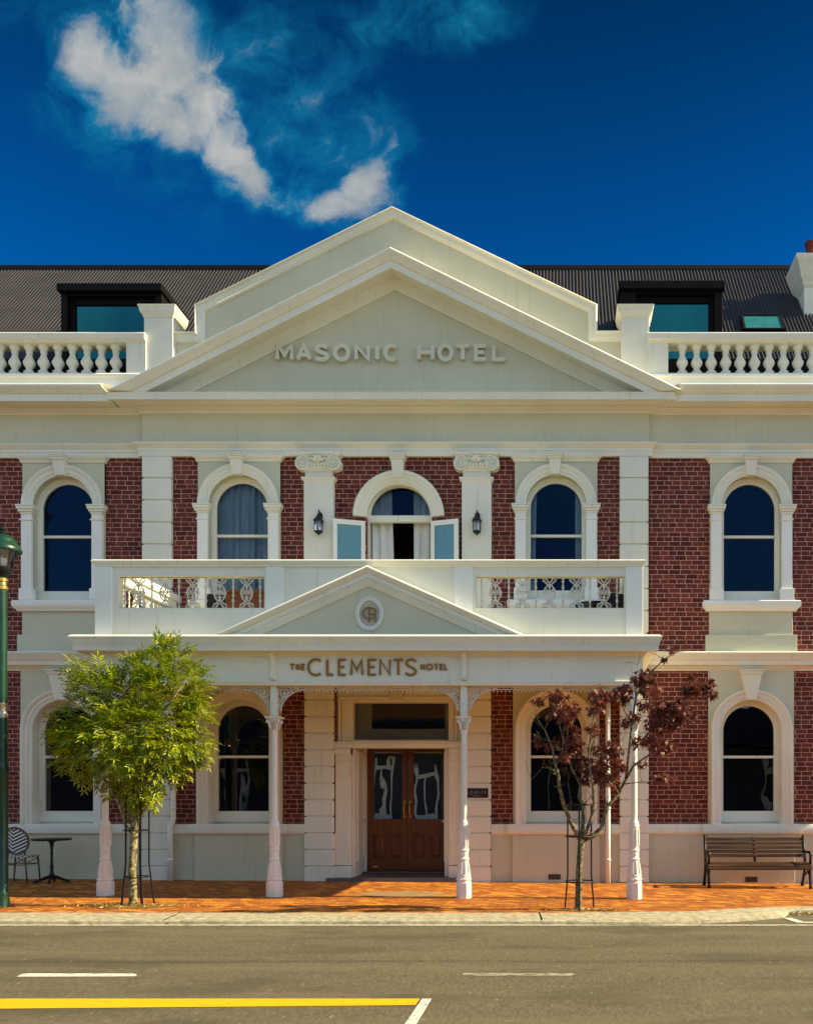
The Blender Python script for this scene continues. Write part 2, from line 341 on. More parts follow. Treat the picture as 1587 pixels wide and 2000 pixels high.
# ------------------------------------------------------------------ mesh builder
WORLD = {}
class MB:
    def __init__(s): s.v = []; s.f = []; s.m = []
    def add(s, vs, fs, mi=0):
        o = len(s.v); s.v += [tuple(p) for p in vs]; s.f += [tuple(i+o for i in f) for f in fs]; s.m += [mi]*len(fs)
        return s
    def box(s, x0, x1, y0, y1, z0, z1, mi=0):
        vs = [(x, y, z) for z in (z0, z1) for y in (y0, y1) for x in (x0, x1)]
        return s.add(vs, [(0, 2, 3, 1), (4, 5, 7, 6), (0, 1, 5, 4), (2, 6, 7, 3), (0, 4, 6, 2), (1, 3, 7, 5)], mi)
    def prism(s, poly, y0, y1, mi=0):
        """polygon in XZ (counter-clockwise seen from the street) extruded from y0 (front) to y1"""
        n = len(poly)
        vs = [(x, y0, z) for x, z in poly]+[(x, y1, z) for x, z in poly]
        fs = [tuple(range(n)), tuple(range(2*n-1, n-1, -1))]+[(i, i+n, (i+1) % n+n, (i+1) % n) for i in range(n)]
        return s.add(vs, fs, mi)
    def loft(s, rings, closed=True, caps=True, mi=0):
        n = len(rings[0]); vs = [p for r in rings for p in r]; fs = []
        for k in range(len(rings)-1):
            for i in range(n if closed else n-1):
                a, b = k*n+i, k*n+(i+1) % n
                fs.append((a, b, b+n, a+n))
        if caps and closed:
            fs.append(tuple(range(n-1, -1, -1))); fs.append(tuple((len(rings)-1)*n+i for i in range(n)))
        return s.add(vs, fs, mi)
    def plan(s, path, prof, mi=0):
        """moulding profile (out, z) swept along a plan path (x, y) running left to right, outward = towards the street"""
        n = len(path); rings = []
        for i, (x, y) in enumerate(path):
            def nrm(a, b):
                dx, dy = b[0]-a[0], b[1]-a[1]; l = math.hypot(dx, dy); return (dy/l, -dx/l)
            n1 = nrm(path[i-1], path[i]) if i else nrm(path[0], path[1])
            n2 = nrm(path[i], path[i+1]) if i < n-1 else n1
            k = 1+n1[0]*n2[0]+n1[1]*n2[1]
            mx, my = (n1[0]+n2[0])/k, (n1[1]+n2[1])/k
            rings.append([(x+mx*o, y+my*o, z) for o, z in prof])
        return s.loft(rings, mi=mi)
    def elev(s, st, prof, y0, mi=0, caps=True, closed_path=False):
        """profile (t, out) swept along stations (x, z, nx, nz) in the plane of the wall"""
        rings = [[(x+nx*t, y0-o, z+nz*t) for t, o in prof] for x, z, nx, nz in st]
        if closed_path: rings.append(rings[0]); caps = False
        return s.loft(rings, caps=caps, mi=mi)
    def lathe(s, prof, cx, cy, seg=20, mi=0, z0=0.0, rot=0.0, sx=1.0, sy=1.0):
        rings = []
        for r, z in prof:
            rings.append([(cx+r*sx*math.cos(rot+2*math.pi*i/seg), cy+r*sy*math.sin(rot+2*math.pi*i/seg), z+z0) for i in range(seg)])
        return s.loft(rings, mi=mi)
    def tube(s, pts, rad, seg=6, mi=0, flat=None):
        pts = [Vector(p) for p in pts]; n = len(pts)
        rs = rad if isinstance(rad, (list, tuple)) else [rad]*n
        rings = []; up = None
        for i, p in enumerate(pts):
            d = (pts[min(i+1, n-1)]-pts[max(i-1, 0)])
            if d.length < 1e-9: d = Vector((0, 0, 1))
            d.normalize()
            if up is None:
                up = Vector((0, 1, 0)) if abs(d.y) < 0.9 else Vector((1, 0, 0))
            u = (up-d*up.dot(d)); u.normalize(); w_ = d.cross(u); up = u
            a, b = (rs[i], rs[i]) if flat is None else (rs[i]*flat, rs[i])
            rings.append([p+u*a*math.cos(2*math.pi*k/seg)+w_*b*math.sin(2*math.pi*k/seg) for k in range(seg)])
        return s.loft(rings, mi=mi)
    def ball(s, c, r, seg=10, mi=0, sx=1, sy=1, sz=1):
        rings = []
        for k in range(seg//2+1):
            a = math.pi*k/(seg//2); rr = max(math.sin(a), 0.02)
            rings.append([(c[0]+r*sx*rr*math.cos(2*math.pi*i/seg), c[1]+r*sy*rr*math.sin(2*math.pi*i/seg), c[2]-r*sz*math.cos(a)) for i in range(seg)])
        return s.loft(rings, mi=mi)
    def build(s, name, mats, parent=None, smooth=False, bevel=0.0, auto=None):
        me = bpy.data.meshes.new(name)
        lo = [min(p[k] for p in s.v) for k in range(3)]; hi = [max(p[k] for p in s.v) for k in range(3)]
        c = Vector([(a+b)/2 for a, b in zip(lo, hi)])
        me.from_pydata([(p[0]-c.x, p[1]-c.y, p[2]-c.z) for p in s.v], [], s.f)
        mats = mats if isinstance(mats, (list, tuple)) else [mats]
        for m in mats: me.materials.append(m)
        for p, mi in zip(me.polygons, s.m): p.material_index = mi; p.use_smooth = smooth or (auto is not None)
        me.update()
        import bmesh
        bm = bmesh.new(); bm.from_mesh(me); bmesh.ops.recalc_face_normals(bm, faces=bm.faces); bm.to_mesh(me); bm.free()
        o = bpy.data.objects.new(name, me); COL.objects.link(o)
        if auto is not None: me.set_sharp_from_angle(angle=R(auto))
        if bevel:
            b = o.modifiers.new('edge', 'BEVEL'); b.width = bevel; b.segments = 2; b.limit_method = 'ANGLE'; b.angle_limit = R(50)
        place(o, c, parent)
        return o
def place(o, c, parent):
    o['_'] = 0; del o['_']
    WORLD[o.name] = Vector(c)
    if parent is not None:
        o.parent = parent; o.location = Vector(c)-WORLD[parent.name]
    else: o.location = c
def tag(o, label=None, cat=None, group=None, kind=None):
    for k, v in (('label', label), ('category', cat), ('group', group), ('kind', kind)):
        if v: o[k] = v
    return o
def thing(name, label, cat, loc, group=None):
    o = bpy.data.objects.new(name, None); COL.objects.link(o); o.empty_display_size = 0.2
    place(o, loc, None); return tag(o, label, cat, group)
def copy_tree(o, delta, parent=None):
    c = o.copy(); COL.objects.link(c)
    WORLD[c.name] = WORLD[o.name]+Vector(delta)
    if parent is None: c.location = o.location+Vector(delta)
    else: c.parent = parent
    for ch in list(o.children): copy_tree(ch, delta, c)
    return c

# plan positions read off the photograph at a known distance
def PX(px, Y): return (px-VX)*Y/F
def PZ(py, Y): return H+(VY-py)*Y/F
def G(px, py, z):
    Y = (H-z)*F/(py-VY); return (PX(px, Y), Y)
YW = 16.2                                             # street face of the brickwork, central bay
YS = 16.26                                            # the side bays stand a little behind
YP = 13.6                                             # face of the portico beam and balcony
def U(px): return PX(px, YW)
def Z(py): return PZ(py, YW)
def gz(x, y):
    f = min(1, max(0, (y-11.7)/1.9)); f = f*f*(3-2*f)
    return -0.0062*max(-4.0, min(14.0, x+8))*f
XL, XR = -15.0, 9.0                                   # ends of the hotel front


# ------------------------------------------------------------------ ground
ZR = -0.065
MB().add([(-260, -260, ZR-.05), (260, -260, ZR-.05), (260, 260, ZR-.05), (-260, 260, ZR-.05)], [(0, 1, 2, 3)]).build('ground', CONCRETE)['kind'] = 'structure'
MB().add([(-200, -8.5, ZR), (200, -8.5, ZR), (200, 13.2, ZR), (-200, 13.2, ZR)], [(0, 1, 2, 3)]).build('road', ASPHALT)['kind'] = 'structure'

# kerb: back edge and front edge of its top, both read left to right; it sweeps back into a parking bay on the right
kb = [(-60, 11.67), (PX(-200, 11.67), 11.67), (PX(500, 11.67), 11.67), (PX(1100, 11.66), 11.66)]
kf = [(-60, 11.02), (PX(-200, 11.02), 11.02), (PX(500, 11.02), 11.02), (PX(1100, 11.02), 11.02)]
for p, q in (((1250, 1781.5), (1250, 1801)), ((1340, 1780.5), (1340, 1798.5)), ((1400.7, 1777), (1405, 1795)), ((1464.5, 1773.5), (1478, 1790.5)), ((1515, 1771.5), (1530, 1785.5)), ((1533, 1771.3), (1541, 1778))):
    kb.append(G(*p, 0)); kf.append(G(*q, -0.015))
kb += [(kb[-1][0]+.25, 12.33), (60, 12.33)]; kf += [(kf[-1][0]+.2, 12.12), (60, 12.12)]
m = MB(); rings = []
for i, ((bx, by), (fx, fy)) in enumerate(zip(kb, kf)):
    dx, dy = fx-bx, fy-by; l = math.hypot(dx, dy); dx /= l; dy /= l
    rings.append([(bx, by, ZR-.04), (bx, by, 0.0), (bx+dx*.04, by+dy*.04, 0.002), (fx-dx*.05, fy-dy*.05, -0.012), (fx-dx*.01, fy-dy*.01, -0.024), (fx+dx*.02, fy+dy*.02, ZR-.04)])
m.loft(rings); kerb = m.build('kerb', CONCRETE, auto=30); kerb['kind'] = 'structure'
# expansion joints across the kerb
m = MB()
for x in (PX(336, 11.3), PX(1058, 11.3), PX(-400, 11.3)):
    m.add([(x-.05, 11.66, 0.0065), (x-.035, 11.66, 0.0065), (x+.015, 11.05, -0.006), (x, 11.05, -0.006)], [(0, 1, 2, 3)])
m.build('kerb_joint', DARK_METAL)['kind'] = 'structure'

# footpath: a clay-paved sheet that falls slightly to the right along the wall and meets the kerb level
xs = sorted(set([-60.0, -30.0, -20.0]+[-14+0.5*i for i in range(60)]+[30.0, 60.0]+[p[0] for p in kb]))
def kby(x):
    for (a, b) in zip(kb, kb[1:]):
        if a[0] <= x <= b[0]: return a[1]+(b[1]-a[1])*(x-a[0])/max(1e-6, b[0]-a[0])
    return 11.67
ys = [0, .1, .25, .4, .55, .75, 1.0]
vs = []; fs = []
for x in xs:
    y0 = kby(x)
    for t in ys:
        y = y0+(18.2-y0)*t; vs.append((x, y, gz(x, y)-0.001))
k = len(ys)
for i in range(len(xs)-1):
    for j in range(k-1): fs.append((i*k+j, i*k+k+j, i*k+k+j+1, i*k+j+1))
MB().add(vs, fs).build('footpath', PAVER, smooth=True)['kind'] = 'structure'

def mark(pts, mat, z=ZR+.004):
    o = MB().add([(*G(px, py, z), z) for px, py in pts], [tuple(range(len(pts)))]).build('road_marking_or_shade', mat); o['kind'] = 'structure'
mark([(-600, 1806.2), (-600, 1803.6), (1240, 1803.6), (1240, 1806.2)], DARK_METAL, ZR+.003)  # painted shadow line: dark strip along the foot of the kerb
mark([(32, 1908), (46, 1901.5), (262, 1902), (268, 1905), (262, 1907.5)], WHITE_MARK)
mark([(901, 1906), (904, 1901), (1118, 1901.5), (1122, 1903.5), (1116, 1906)], WORN_MARK)
mark([(-400, 1951), (820, 1951), (811, 1963.5), (-400, 1974)], YELLOW_MARK)
mark([(824, 1951), (843, 1951), (771, 2070), (742, 2070)], WHITE_MARK)
EDGE_MARK = marking_mat('edge_marking', (0.56, 0.53, 0.42), 0.52)
mark([(-600, 1808.2), (-600, 1806.2), (2300, 1806.2), (2300, 1808.2)], EDGE_MARK)
mark([(1527, 1793), (1545, 1793), (1572, 1801.5), (1556, 1802.5)], WHITE_MARK, ZR+.008)
mark([(1556, 1802.8), (1560, 1800.8), (1900, 1801.5), (1900, 1803.4)], WHITE_MARK, ZR+.006)


# ------------------------------------------------------------------ the hotel
hotel = thing('hotel_building', 'two-storey Victorian hotel of dark red brick and cream stucco with a pedimented portico', 'hotel', ((-3.07), YW, 0))
def wallbox(x0, x1, z0, z1, yf, mb, yb=16.55): mb.box(x0, x1, yf, yb, z0, z1)

# heights of the storeys
ZPL, ZSILL0, ZSILL1 = -0.25, Z(1628), Z(1610)
ZST0, ZST1 = Z(1310), Z(1275)                         # string course between the storeys
ZAR0, ZAR1 = Z(893), Z(868)                           # architrave band
ZFR = 8.70                                            # top of the frieze, underside of the cornice
WINX = [U(123), U(468.5), U(1085.5), U(1466.5)]
PIL = [(U(281), U(338)), (U(1209), U(1265))]
CB0, CB1 = U(279), U(1267)                            # ends of the central bay

def arched_slab(mb, x0, x1, z0, z1, cx, zs, r, zb, yf, yb, n=28):
    """a slab x0..x1, z0..z1 with a round-headed opening (springing zs, radius r, bottom zb)"""
    if zb > z0+1e-4: mb.box(x0, x1, yf, yb, z0, zb)
    mb.box(x0, cx-r, yf, yb, zb, zs); mb.box(cx+r, x1, yf, yb, zb, zs)
    arc = [(cx-r*math.cos(math.pi*i/n), zs+r*math.sin(math.pi*i/n)) for i in range(n+1)]
    def top(i):
        a = math.pi*i/n; c, s_ = -math.cos(a), math.sin(a)
        tx = (x1-cx)/c if c > 1e-6 else ((x0-cx)/c if c < -1e-6 else 1e9)
        tz = (z1-zs)/s_ if s_ > 1e-6 else 1e9
        t = min(tx, tz); return (cx+c*t, zs+s_*t)
    out = [top(i) for i in range(n+1)]
    for i in range(n):
        q = [arc[i], arc[i+1], out[i+1]]
        a, b = out[i], out[i+1]
        # corner of the slab between two rays
        if abs(a[0]-b[0]) > 1e-6 and abs(a[1]-b[1]) > 1e-6: q.append((x0 if a[0] < cx else x1, z1))
        q.append(a)
        vs = [(x, yf, z) for x, z in q]; l = len(q)
        mb.add(vs, [tuple(range(l))])
        mb.add([(arc[i][0], yf, arc[i][1]), (arc[i+1][0], yf, arc[i+1][1]), (arc[i+1][0], yb, arc[i+1][1]), (arc[i][0], yb, arc[i][1])], [(0, 1, 2, 3)])
    mb.box(x0, x1, yf+.05, yb, z1-.002, z1)

def arc_st(cx, zs, n=28, leg=None):
    st = []
    if leg is not None: st.append((cx, leg, 1, 0))
    for i in range(n+1):
        a = math.pi*i/n; st.append((cx, zs, math.cos(a), math.sin(a)))
    if leg is not None: st.append((cx, leg, -1, 0))
    return st

def sash_window(parent, cx, zs, rg, zb, zrail, ys, dxg, glass):
    """sliding sash: frame with rounded head, meeting rail, two panes"""
    m = MB(); r0, r1 = rg, rg+.085
    m.elev(arc_st(cx, zs, 28, zb), [(r0, 0), (r0, .035), (r0+.012, .045), (r0+.04, .045), (r0+.045, .07), (r1+.15, .07), (r1+.15, -.03), (r0, -.03)], ys)
    m.box(cx-r1-.15, cx+r1+.15, ys-.055, ys+.03, zb-.275, zb+.0)
    m.box(cx-rg+.002, cx+rg-.002, ys-.04, ys+.02, zrail-.025, zrail+.022)
    m.box(cx-r1, cx+r1, ys-.085, ys-.02, zb-.20, zb-.118)
    o = m.build('sash_frame', TRIM, parent)
    n = 20
    up = [(cx-rg-.01, zrail), (cx+rg+.01, zrail)]+[(cx+(rg+.01)*math.cos(math.pi*i/n), zs+(rg+.01)*math.sin(math.pi*i/n)) for i in range(n+1)]
    MB().prism(up, ys-.004, ys-.001).build('pane', glass, parent)
    MB().prism([(cx-rg-.01, zb-.01), (cx+rg+.01, zb-.01), (cx+rg+.01, zrail), (cx-rg-.01, zrail)], ys+.012, ys+.015).build('pane', glass, parent)

def keystone(mb, cx, zt, zb, wt, wb, y0, o):
    h = zt-zb
    mb.loft([[(cx-wb/2, y0-o*.72, zb), (cx+wb/2, y0-o*.72, zb), (cx+wb/2, y0+.03, zb), (cx-wb/2, y0+.03, zb)],
             [(cx-wt/2, y0-o, zt-.09), (cx+wt/2, y0-o, zt-.09), (cx+wt/2, y0+.03, zt-.09), (cx-wt/2, y0+.03, zt-.09)]])
    for a, b, e in ((zt-.09, zt-.05, .02), (zt-.05, zt-.02, .035), (zt-.02, zt, .05)):
        mb.box(cx-wt/2-e, cx+wt/2+e, y0-o-e, y0+.03, a, b)

ARCH = [(.556, -.03), (.556, .035), (.585, .05), (.60, .05), (.605, .065), (.68, .065), (.685, .08), (.712, .098), (.738, .098), (.751, .08), (.751, -.03)]
def upper_window(cx, yw, n_lab=None):
    """round-headed first-floor window with little jamb pilasters, impost caps, keystone and a bracketed sill apron"""
    win = thing_part('window', hotel, (cx, yw, Z(1090)))
    yf = yw-.045; zs = Z(988)
    m = MB(); arched_slab(m, cx-.765, cx+.765, Z(1174), ZAR0+.001, cx, zs, .556, Z(1174), yf, yw+.35)
    m.build('surround', BODY, win)
    m = MB(); m.elev(arc_st(cx, zs), ARCH, yf)
    m.build('archivolt', TRIM, win, auto=35)
    for sgn in (-1, 1):
        a, b = (cx-.751, cx-.556) if sgn < 0 else (cx+.556, cx+.751)
        m = MB()
        m.box(a, b, yf-.07, yf+.02, Z(1150), Z(1018))
        m.box(a-.03, b+.03, yf-.095, yf+.02, Z(1173.5), Z(1150)-.01); m.box(a-.015, b+.015, yf-.083, yf+.02, Z(1150)-.01, Z(1150))
        m.box(a-.02, b+.02, yf-.09, yf+.02, Z(1018), Z(1015.5)); m.box(a, b, yf-.07, yf+.02, Z(1015.5), Z(1005.5))
        m.build('jamb', PALE, win, bevel=.006)
        m = MB()
        for z0, z1, e in ((1005.5, 1001.5, .018), (1001.5, 997, .04), (997, 991.5, .062), (991.5, 988.4, .072)):
            m.box(a-e, b+e, yf-.07-e, yf+.02, Z(z0), Z(z1))
        m.build('impost', TRIM, win, bevel=.008)
    m = MB(); keystone(m, cx-.02, ZAR0-.002, Z(931), .22, .165, yf, .15); m.build('keystone', TRIM, win, bevel=.006)
    m = MB()                                          # cap moulding over the panel
    m.plan([(cx-.765, yw+.0), (cx-.765, yf), (cx+.765, yf), (cx+.765, yw+.0)], [(-.02, Z(904)), (.02, Z(904)), (.03, Z(902)), (.035, Z(899)), (.075, Z(896)), (.085, Z(893.2)), (-.02, Z(893.2))])
    m.build('cap_moulding', TRIM, win, auto=40)
    m = MB()
    m.plan([(cx-.79, yw+.05), (cx-.79, yf), (cx+.79, yf), (cx+.79, yw+.05)],
           [(-.1, Z(1194)), (.05, Z(1194)), (.06, Z(1191)), (.10, Z(1187)), (.115, Z(1184.5)), (.115, Z(1176)), (.095, Z(1174)), (-.45, Z(1174)+.012), (-.45, Z(1190))])
    m.build('sill', PALE, win, auto=40)
    m = MB(); m.box(cx-.78, cx+.78, yf+.01, yw+.2, Z(1240), Z(1194)); m.box(cx-.85, cx+.85, yf-.03, yw+.2, ZST1, Z(1240)); m.build('apron', BODY, win, bevel=.008)
    sash_window(win, cx, Z(990), .478, PZ(1154.5, 16.34), PZ(1047.5, 16.34), yw+.15, 0, GLASS)
    return win
def thing_part(name, parent, loc):
    o = bpy.data.objects.new(name, None); COL.objects.link(o); o.empty_display_size = .1
    place(o, loc, parent); return o

def lower_window(cx, yw):
    win = thing_part('window', hotel, (cx, yw, Z(1480)))
    yf = yw-.045; zs = Z(1427)
    m = MB(); arched_slab(m, cx-.80, cx+.80, ZSILL1, ZST0+.01, cx, zs, .57, ZSILL1, yf, yw+.40); m.build('surround', BODY, win)
    m = MB(); m.elev(arc_st(cx, zs, 28, ZSILL1+.002), [(.555, -.28), (.555, .0), (.57, .03), (.60, .045), (.625, .045), (.63, .062), (.69, .066), (.695, .085), (.73, .105), (.752, .10), (.762, .07), (.762, -.03)], yf)
    m.build('archivolt', TRIM, win, auto=35)
    m = MB(); keystone(m, cx-.015, ZST0+.005, Z(1368), .36, .18, yf, .16); m.build('keystone', TRIM, win, bevel=.006)
    sash_window(win, cx, Z(1427), .478, PZ(1584.5, 16.41), PZ(1478.5, 16.41), yw+.21, 0, GLASS_LOW)
    return win

# brickwork, upper storey and street storey
for z0, z1, low in ((ZST1-.3, ZAR0, False), (ZSILL0, ZST1-.31, True)):
    hw = .80 if low else .765
    edges = [XL]
    for i, cx in enumerate(WINX): edges += [cx-hw, cx+hw]
    edges.append(XR)
    spans = [(edges[0], edges[1], YS), (edges[2], CB0, YS), (CB0, edges[3], YW), (edges[6], CB1, YW), (CB1, edges[7], YS), (edges[8], edges[9], YS)]
    if low: spans += [(edges[4], U(655), YW), (U(905), edges[5], YW)]
    else: spans += [(edges[4], U(655), YW), (U(903), edges[5], YW)]
    for a, b, y in spans: MB().box(a, b, y, y+.35, z0, z1).build('brick_wall', BRICK, hotel)
ccx = U(779.3)                                        # brick round the french window
m = MB(); arched_slab(m, U(655), U(903), Z(1240), ZAR0, ccx, Z(1008), .61, Z(1240), YW+.001, YW+.35); m.build('brick_wall', BRICK, hotel)
# stucco body behind and above
m = MB()
m.box(XL, CB0, YS+.02, YS+.4, ZST0-.001, ZST1-.29); m.box(CB0, CB1, YW+.02, YW+.4, ZST0-.001, ZST1-.29); m.box(CB1, XR, YS+.02, YS+.4, ZST0-.001, ZST1-.29)
m.build('floor_band', BODY, hotel)
m = MB(); m.box(XL, CB0, YS-.02, YS+.35, ZAR1, ZFR+.06); m.box(CB1, XR, YS-.02, YS+.35, ZAR1, ZFR+.06); m.box(CB0, CB1, YW-.035, YW+.35, ZAR1, ZFR+.06)
m.build('frieze', BODY, hotel, bevel=.006)
for i, cx in enumerate(WINX):
    yw = YW if i in (1, 2) else YS
    upper_window(cx, yw); lower_window(cx, yw)

# continuous mouldings follow the plan of the front
front = [(XL, YS), (CB0, YS), (CB0, YW-.02), (CB1, YW-.02), (CB1, YS), (XR, YS)]
def mould(name, prof, mat=TRIM, path=front): 
    m = MB(); m.plan(path, prof); return m.build(name, mat, hotel, auto=38)
mould('architrave', [(-.03, ZAR0-.003), (.045, ZAR0-.003), (.05, Z(889)), (.05, Z(884)), (.062, Z(883.5)), (.062, Z(878)), (.075, Z(877)), (.095, Z(873.5)), (.12, Z(871.5)), (.125, ZAR1-.01), (.115, ZAR1), (-.03, ZAR1)])
cor = [(-.05, 8.66), (.035, 8.66), (.045, 8.685), (.085, 8.70), (.115, 8.735), (.15, 8.745), (.15, 8.762), (.40, 8.762), (.40, 8.742), (.43, 8.742), (.43, 8.865)]
mould('cornice', cor+[(.445, 8.872), (.46, 8.895), (.50, 8.935), (.525, 8.965), (.535, 8.995), (.535, 9.0), (.505, 9.028), (.30, 9.04), (-.05, 9.04)], path=front[:2]+[(CB0, YW+.03)])
mould('cornice', cor+[(.445, 8.872), (.46, 8.895), (.50, 8.935), (.525, 8.965), (.535, 8.995), (.535, 9.0), (.505, 9.028), (.30, 9.04), (-.05, 9.04)], path=[(CB1, YW+.03)]+front[4:])
mould('cornice', [(o, z-.004) for o, z in cor]+[(.435, 8.872), (-.05, 8.885)], path=front[1:5])
strp = [(-.05, ZST0), (.035, ZST0), (.04, Z(1307)), (.09, Z(1303.5)), (.10, Z(1301)), (.17, Z(1300.5)), (.18, Z(1293)), (.195, Z(1292)), (.21, Z(1288)), (.245, Z(1283)), (.27, Z(1279)), (.275, Z(1278)), (.25, Z(1275.3)), (-.05, Z(1273.5))]
mould('string_course', strp, path=[(XL, YS), (PX(190, 16.0), YS)])
mould('string_course', strp, path=[(PX(1262, 16.0), YS), (XR, YS)])
mould('string_course', [(o*.4, z) for o, z in strp], path=[(U(200), YW), (U(1262), YW)])
for a, b, y in ((XL, CB0, YS), (CB0, U(597), YW-.02), (U(959.5), CB1, YW-.02), (CB1, XR, YS)):
    m = MB(); m.box(a, b, y-.02, y+.35, ZPL, ZSILL0+.002)
    m.build('plinth', BODY, hotel)
    m = MB(); m.plan([(a, y), (b, y)], [(-.3, ZSILL0-.03), (.03, ZSILL0-.03), (.045, ZSILL0-.005), (.07, ZSILL0), (.075, ZSILL0+.02), (.075, ZSILL1-.02), (.06, ZSILL1), (-.3, ZSILL1+.004)])
    m.build('sill_course', TRIM, hotel, auto=38)
for i, cx in enumerate(WINX):                         # plinth panels and projecting sills under the street windows
    yw = YW-.02 if i in (1, 2) else YS
    m = MB(); m.box(cx-.81, cx+.81, yw-.075, yw, ZPL, ZSILL0-.03)
    m.build('plinth_panel', BODY, hotel, bevel=.008)
    m = MB(); m.plan([(cx-.83, yw-.02), (cx-.83, yw-.06), (cx+.83, yw-.06), (cx+.83, yw-.02)], [(-.12, ZSILL0-.025), (.015, ZSILL0-.025), (.03, ZSILL0), (.065, ZSILL0+.004), (.07, ZSILL0+.03), (.07, ZSILL1-.018), (.055, ZSILL1+.006), (-.55, ZSILL1+.012), (-.55, ZSILL0)])
    m.build('sill', TRIM, hotel, auto=38)

# rusticated pilasters
def rustic(x0, x1, zs_, yf, yb):
    m = MB()
    for a, b in zip(zs_, zs_[1:]): m.box(x0, x1, yf, yb, a+.012, b-.012)
    m.box(x0+.03, x1-.03, yf+.028, yb-.004, zs_[0]-.05, zs_[-1]-.02)
    return m.build('quoin_pilaster', TRIM, hotel, bevel=.012)
up = [Z(893)-.41*i for i in range(10)]; up = [z for z in up if z > Z(1262)][::-1]
lo = [Z(1692)+.3085*i for i in range(-1, 13)]; lo = [-.06]+[z for z in lo if z > 0 and z < Z(1312)]+[Z(1312)]
for a, b in PIL:
    rustic(a, b, up, YW-.085, YW+.02); rustic(a, b, lo, YW-.11, YW+.02)
rustic(U(597), U(653), lo, YW-.11, YW+.35); rustic(U(903), U(959), lo, YW-.11, YW+.35)

# ionic pilasters
def ionic(xc):
    pil = thing_part('ionic_pilaster', hotel, (xc, YW, Z(1000)))
    yf = YW-.13; h = .272
    m = MB(); m.box(xc-h, xc+h, yf, YW+.02, Z(1262), Z(936)); m.box(xc-h+.02, xc+h-.02, yf+.015, YW+.02, Z(936), Z(924))
    m.plan([(xc-h, YW), (xc-h, yf), (xc+h, yf), (xc+h, YW)], [(-.02, Z(945)), (.0, Z(945)), (.02, Z(942.5)), (.045, Z(940)), (.045, Z(937.5)), (.0, Z(936)), (-.02, Z(936))])
    m.build('shaft', TRIM, pil, bevel=.006)
    m = MB()
    za = Z(893)
    m.plan([(xc-.38, YW), (xc-.38, yf-.03), (xc+.38, yf-.03), (xc+.38, YW)], [(-.3, Z(899)), (.0, Z(899)), (.02, Z(896)), (.05, Z(893.5)), (.055, Z(890)), (-.3, Z(890))])
    m.box(xc-.29, xc+.29, yf-.03, YW, Z(921), Z(899))
    m.box(xc-h+.01, xc+h-.01, yf-.012, YW, Z(926), Z(921))
    for sg in (-1, 1):                                # volutes: drum, spiral band, eye
        vx, vz = xc+sg*.295, Z(911)
        n = 18; ring = lambda y, r: [(vx+r*math.cos(2*math.pi*i/n), y, vz+r*math.sin(2*math.pi*i/n)) for i in range(n)]
        m.loft([ring(YW, .13), ring(yf-.05, .13), ring(yf-.055, .118), ring(yf-.045, .112), ring(yf-.045, .05)])
        pts = []; N = 56
        for i in range(N+1):
            a = math.pi/2+(-sg)*2*math.pi*2.4*i/N*-1; rr = .122*(1-i/N)**.85+.018
            pts.append((vx+rr*math.cos(a)*1.0, yf-.058, vz+rr*math.sin(a)))
        m.tube(pts, [.017-.007*i/N for i in range(N+1)], 6)
        m.ball((vx, yf-.06, vz), .028, 8)
    for i in range(-3, 4):                            # eggs
        m.ball((xc+i*.062, yf-.04, Z(913.5)), .030, 8, sz=1.35)
    for i, a in enumerate((-60, -32, 0, 32, 60)):     # palmette
        ca, sa = math.sin(R(a)), math.cos(R(a)); L = .125 if abs(a) < 50 else .10
        m.tube([(xc+ca*.02, yf-.06, Z(908)+sa*.02), (xc+ca*L*.6, yf-.085, Z(908)+sa*L*.7), (xc+ca*L, yf-.07, Z(908)+sa*L)], [.014, .03, .012], 6)
    m.tube([(xc-.16, yf-.05, Z(902)), (xc-.08, yf-.07, Z(906)), (xc, yf-.05, Z(909)), (xc+.08, yf-.07, Z(906)), (xc+.16, yf-.05, Z(902))], .016, 6)
    m.build('capital', TRIM, pil, auto=40)
ionic(U(625.5)); ionic(U(931.5))

# french window over the portico
fw = thing_part('french_window', hotel, (ccx, YW, Z(1100)))
m = MB(); m.elev(arc_st(ccx, Z(1010), 32), [(.60, -.2), (.60, .02), (.62, .04), (.64, .045), (.645, .065), (.70, .07), (.71, .085), (.77, .09), (.78, .11), (.825, .118), (.845, .10), (.845, -.03)], YW)
m.build('archivolt', TRIM, fw, auto=35)
m = MB(); keystone(m, ccx-.01, ZAR0-.004, Z(936), .24, .18, YW, .17); m.build('keystone', TRIM, fw, bevel=.006)
yf_ = YW+.16
m = MB(); m.elev(arc_st(ccx, PZ(1010, yf_), 28), [(.555, -.03), (.555, .035), (.575, .05), (.63, .05), (.63, -.03)], yf_)
m.box(ccx-.63, ccx+.63, yf_-.06, yf_+.04, PZ(1021, yf_), PZ(1008.5, yf_)); m.box(ccx-.63, ccx-.575, yf_-.05, yf_+.04, 4.1, PZ(1021, yf_)); m.box(ccx+.575, ccx+.63, yf_-.05, yf_+.04, 4.1, PZ(1021, yf_))
m.build('window_frame', TRIM, fw, bevel=.005)
MB().prism([(ccx-.565, PZ(1009, yf_)), (ccx+.565, PZ(1009, yf_))]+[(ccx+.565*math.cos(math.pi*i/20), PZ(1009, yf_)+.565*math.sin(math.pi*i/20)) for i in range(1, 20)], yf_+.0, yf_+.004).build('pane', GLASS, fw)
